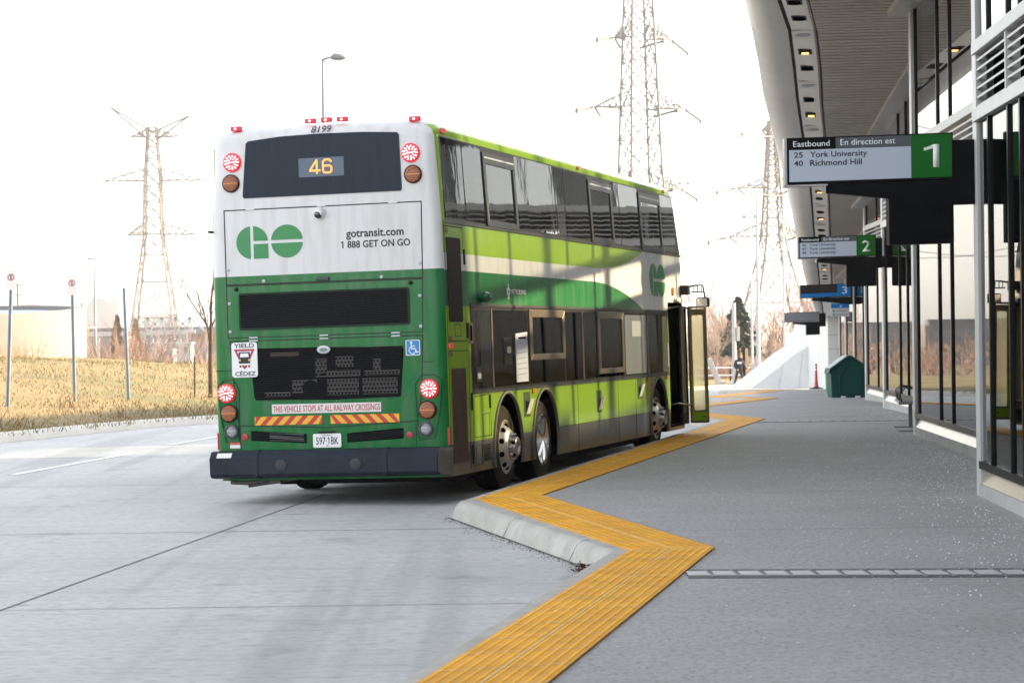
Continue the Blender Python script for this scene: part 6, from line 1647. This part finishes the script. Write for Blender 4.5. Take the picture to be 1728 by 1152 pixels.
def sheds():
    D = 255.
    for i, (a, b, ty, by, lb) in enumerate(((262, 322, 578, 606, 'white site trailer with a long pale roof beyond the bank'), (276, 292, 590, 610, 'small bluish site cabin in front of the white trailer'))):
        x0, zb = px(a, by, D-i*6); x1, zt = px(b, ty, D-i*6); W, H = x1-x0, zt-zb
        t = empty('site_trailer', ((x0+x1)/2, D-i*6, zb), lb, 'trailer', 'site trailers beyond the bank')
        mb = MB(); mb.box(-W/2, W/2, 0, 2.6, -1.5, H*.85); mb.build('wall', mat('trailer_blue', (.30, .34, .40), .6) if i else mat('trailer_white', (.40, .42, .44), .6), t)
        mb = MB(); mb.box(-W/2-.1, W/2+.1, -.1, 2.7, H*.85, H); mb.build('roof', mat('trailer_roof', (.42, .45, .48), .5), t)
        for q in range(2 if i else 4):
            mb = MB(); mb.box(-W/2+W*(q+.25)/(2 if i else 4), -W/2+W*(q+.6)/(2 if i else 4), -.05, 0, H*.35, H*.68)
            mb.build('window', mat('far_window', (.12, .14, .17), .3), t)
sheds()
def footbridge():
    D = 330.; xa, z = px(96, 566, D); xb, _ = px(330, 564, D)
    t = empty('pipe_bridge', (xa, D, z), 'long white elevated beam with lattice trestles crossing beyond the bank', 'bridge'); W = xb-xa
    mb = MB(); mb.bar((0, 0, 0), (W, 0, .15), .5, .6); mb.build('beam', M_POLE, t)
    for q, f in enumerate((.66, .76, .86, .96)):
        mb = MB(); x = W*f
        for a, b in (((x-1.4, 0, -5.5), (x, 0, 2.2)), ((x+1.4, 0, -5.5), (x, 0, 2.2)), ((x-1.4, 0, -2), (x+1.0, 0, -.3)), ((x+1.4, 0, -2), (x-1.0, 0, -.3)), ((x-1.2, 0, -3.6), (x+1.2, 0, -3.6)), ((x, 0, 2.2), (x+2, 0, .3)), ((x, 0, 2.2), (x-2, 0, .3))): mb.bar(a, b, .22)
        mb.build('trestle', M_POLE, t)
    for f in (.02, .3):
        mb = MB(); mb.bar((W*f, 0, -6), (W*f, 0, 0), .3); mb.build('pillar', M_POLE, t)
footbridge()

# ------------------------------------------------------------------ lattice pylons and lines
def pylon(bx, D, ty, by, widths, arms, label, th, mt, peak=None, yaw=0., light=None):
    """widths: (picture height, picture width) pairs down the mast; arms: (height, left reach, right reach)"""
    k = D/4110.7
    x, zb = px(bx, by, D); _, zt = px(bx, ty, D)
    t = empty('pylon', (x, D, zb), label, 'pylon', 'lattice power pylons', rot=(0, 0, yaw))
    Z = lambda yy: px(bx, yy, D)[1]-zb
    prof = [(Z(y), w*k/2) for y, w in widths]; prof.sort()
    def hw(z):
        for a, b in zip(prof[:-1], prof[1:]):
            if z <= b[0]: return a[1]+(b[1]-a[1])*max(0, (z-a[0])/(b[0]-a[0]))
        return prof[-1][1]
    H = zt-zb; mb = MB(); z = 0; levels = [0]
    while z < H-.5:
        z += max(1.6, hw(z)*2*.92); levels.append(min(z, H))
    cs = ((1, 1), (1, -1), (-1, -1), (-1, 1))
    for a, b in zip(levels[:-1], levels[1:]):
        wa, wb = hw(a), hw(b)
        for i in range(4):
            c, d = cs[i], cs[(i+1) % 4]
            mb.bar((c[0]*wa, c[1]*wa, a), (c[0]*wb, c[1]*wb, b), th*1.5, m=0)
            mb.bar((c[0]*wa, c[1]*wa, a), (d[0]*wb, d[1]*wb, b), th*.8, m=0); mb.bar((d[0]*wa, d[1]*wa, a), (c[0]*wb, c[1]*wb, b), th*.8, m=0)
            mb.bar((c[0]*wb, c[1]*wb, b), (d[0]*wb, d[1]*wb, b), th*.7, m=0)
    mb.build('mast', mt, t, fix=False)
    tips = []
    for y, l, r in arms:
        z = Z(y); w = hw(z); hgt = min(2.6, max(1.2, hw(z)*1.6))
        for sgn, L in ((-1, l*k), (1, r*k)):
            mb = MB(); tip = (sgn*L, 0, z)
            for s in (1, -1):
                mb.bar((sgn*w, s*w, z), tip, th); mb.bar((sgn*w*.9, s*w*.9, z+hgt), tip, th*.8)
                n = 5
                for q in range(n):
                    f0, f1 = q/n, (q+.5)/n
                    p0 = Vector((sgn*w, s*w, z)).lerp(Vector(tip), f0); p1 = Vector((sgn*w*.9, s*w*.9, z+hgt)).lerp(Vector(tip), f1); p2 = Vector((sgn*w, s*w, z)).lerp(Vector(tip), (q+1)/n)
                    mb.bar(p0, p1, th*.6); mb.bar(p1, p2, th*.6)
            for q in range(1, 5):
                f = q/5; a_ = Vector((sgn*w, w, z)).lerp(Vector(tip), f); b_ = Vector((sgn*w, -w, z)).lerp(Vector(tip), f); mb.bar(a_, b_, th*.6)
            tips.append(((sgn*L), z))
            mb.build('cross_arm', mt, t, fix=False)
    if peak:
        mb = MB()
        for sgn, dx, dy in peak:
            mb.bar((0, 0, H-1.5), (sgn*dx*k, 0, H+dy*k), th*1.6); mb.bar((sgn*hw(H), 0, H-3), (sgn*dx*k, 0, H+dy*k), th*1.6)
        mb.build('earth_peak', mt, t, fix=False)
    return t, tips, x, D, zb
PY = mat('pylon_tan', (.15, .125, .105), .7, .1); PYG = mat('pylon_steel', (.085, .08, .08), .7, .1)
left = pylon(263, 480, 212, 620, [(212, 14), (300, 26), (400, 30), (530, 64), (620, 90)], [(232, 38, 46), (306, 84, 84), (397, 44, 70)], 'tall pale lattice pylon with a forked top left of the bus', .20, PY, [(-1, 70, 30), (1, 62, 14)])
right = pylon(1085, 380, -75, 620, [(-75, 26), (0, 37), (180, 49), (320, 58), (620, 120)], [(66, 44, 58), (183, 82, 82), (318, 70, 72)], 'biggest lattice pylon rising behind the front of the bus', .20, PYG, None, .35)
far = pylon(1308, 430, 205, 655, [(205, 10), (330, 24), (400, 32), (480, 60), (655, 156)], [(222, 18, 30), (318, 62, 52), (400, 78, 50)], 'lattice pylon partly hidden by the canopy edge', .21, PY, None, .2)
def strings(py, arms, label_kind):
    """insulator strings with sagging jumpers, as parts of the pylon"""
    t, tips, x, D, zb = py
    m = mat('insulator', (.03, .029, .03), .6)
    for tx, z in tips:
        sgn = 1 if tx > 0 else -1
        mb = MB(); L = 9.0 if arms else 5
        if arms:
            a = Vector((tx, 0, z)); b = a+Vector((sgn*5.6, -6.5 if sgn < 0 else 6, -1.3)); 
            mb.tube([a.lerp(b, .12), b], .24, 6); mb.box(b.x-.18, b.x+.18, b.y-.1, b.y+.1, b.z-.45, b.z+.45); mb.build('insulator_string', m, t, fix=False)
            mb = MB(); c = a+Vector((-sgn*3.0, 5, -.9)); mb.tube([a.lerp(c, .2), c], .20, 6)
            mb.build('insulator_string', m, t, fix=False)
            mb = MB(); lo = a+Vector((0, 0, -4.6)); pts = []
            for q in range(13):
                f = q/12; p = b.lerp(c, f); p.z -= 4.8*4*f*(1-f); pts.append(p)
            mb.tube(pts, .05, 4); mb.tube([a, pts[6]], .03, 4); mb.build('jumper_cable', m, t, fix=False)
        else:
            mb.tube([(tx, 0, z), (tx, 0, z-3.4)], .11, 5); mb.build('insulator_string', m, t, fix=False)
strings(left, False, ''); strings(right, True, ''); strings(far, True, '')
def cables():
    m = mat('cable_grey', (.10, .10, .105), .6)
    def ends(py, i):
        t, tips, x, D, zb = py; tx, z = tips[i]; a = t.rotation_euler.z
        return Vector((x+tx*math.cos(a), D+tx*math.sin(a), zb+z))
    spans = []
    nm = ['upper left', 'upper right', 'middle left', 'middle right', 'lower left', 'lower right']
    for i in range(6):
        spans.append((ends(right, i), ends(far, i), 6, 'power cable between the biggest pylon and the one by the canopy, %s arm' % nm[i]))
        a = ends(left, i); spans.append((a, a+Vector((-190, -60, 4)), 7, 'power cable leaving the left pylon out of frame, %s arm' % nm[i]))
        b = ends(right, i); spans.append((a, b+Vector((0, 0, 0)), 9, 'power cable between the left pylon and the biggest pylon, %s arm' % nm[i]))
    for a, b, sag, lb in spans:
        mb = MB(); pts = []
        for q in range(17):
            f = q/16; p = a.lerp(b, f)-a; p.z -= sag*4*f*(1-f); pts.append(p)
        mb.tube(pts, .075, 4); o = mb.build('power_cable', m, fix=False); o.location = a; tag(o, lb, 'cable', 'power cables between the pylons')
cables()

# ------------------------------------------------------------------ morning haze
def haze():
    m = bpy.data.materials.new('haze_air'); m.use_nodes = True; nt = m.node_tree
    nt.nodes.remove(nt.nodes['Principled BSDF']); pv = nt.nodes.new('ShaderNodeVolumePrincipled')
    pv.inputs['Color'].default_value = (.95, .95, .95, 1); pv.inputs['Density'].default_value = HAZE; pv.inputs['Anisotropy'].default_value = .3
    nt.links.new(pv.outputs[0], nt.nodes['Material Output'].inputs['Volume'])
    mb = MB(); mb.box(-700, 700, -60, 1700, -13, 70); o = mb.build('haze', m); tag(o, 'thin pale morning haze over the fields', 'haze', kind='stuff')
HAZE = .00028
haze()
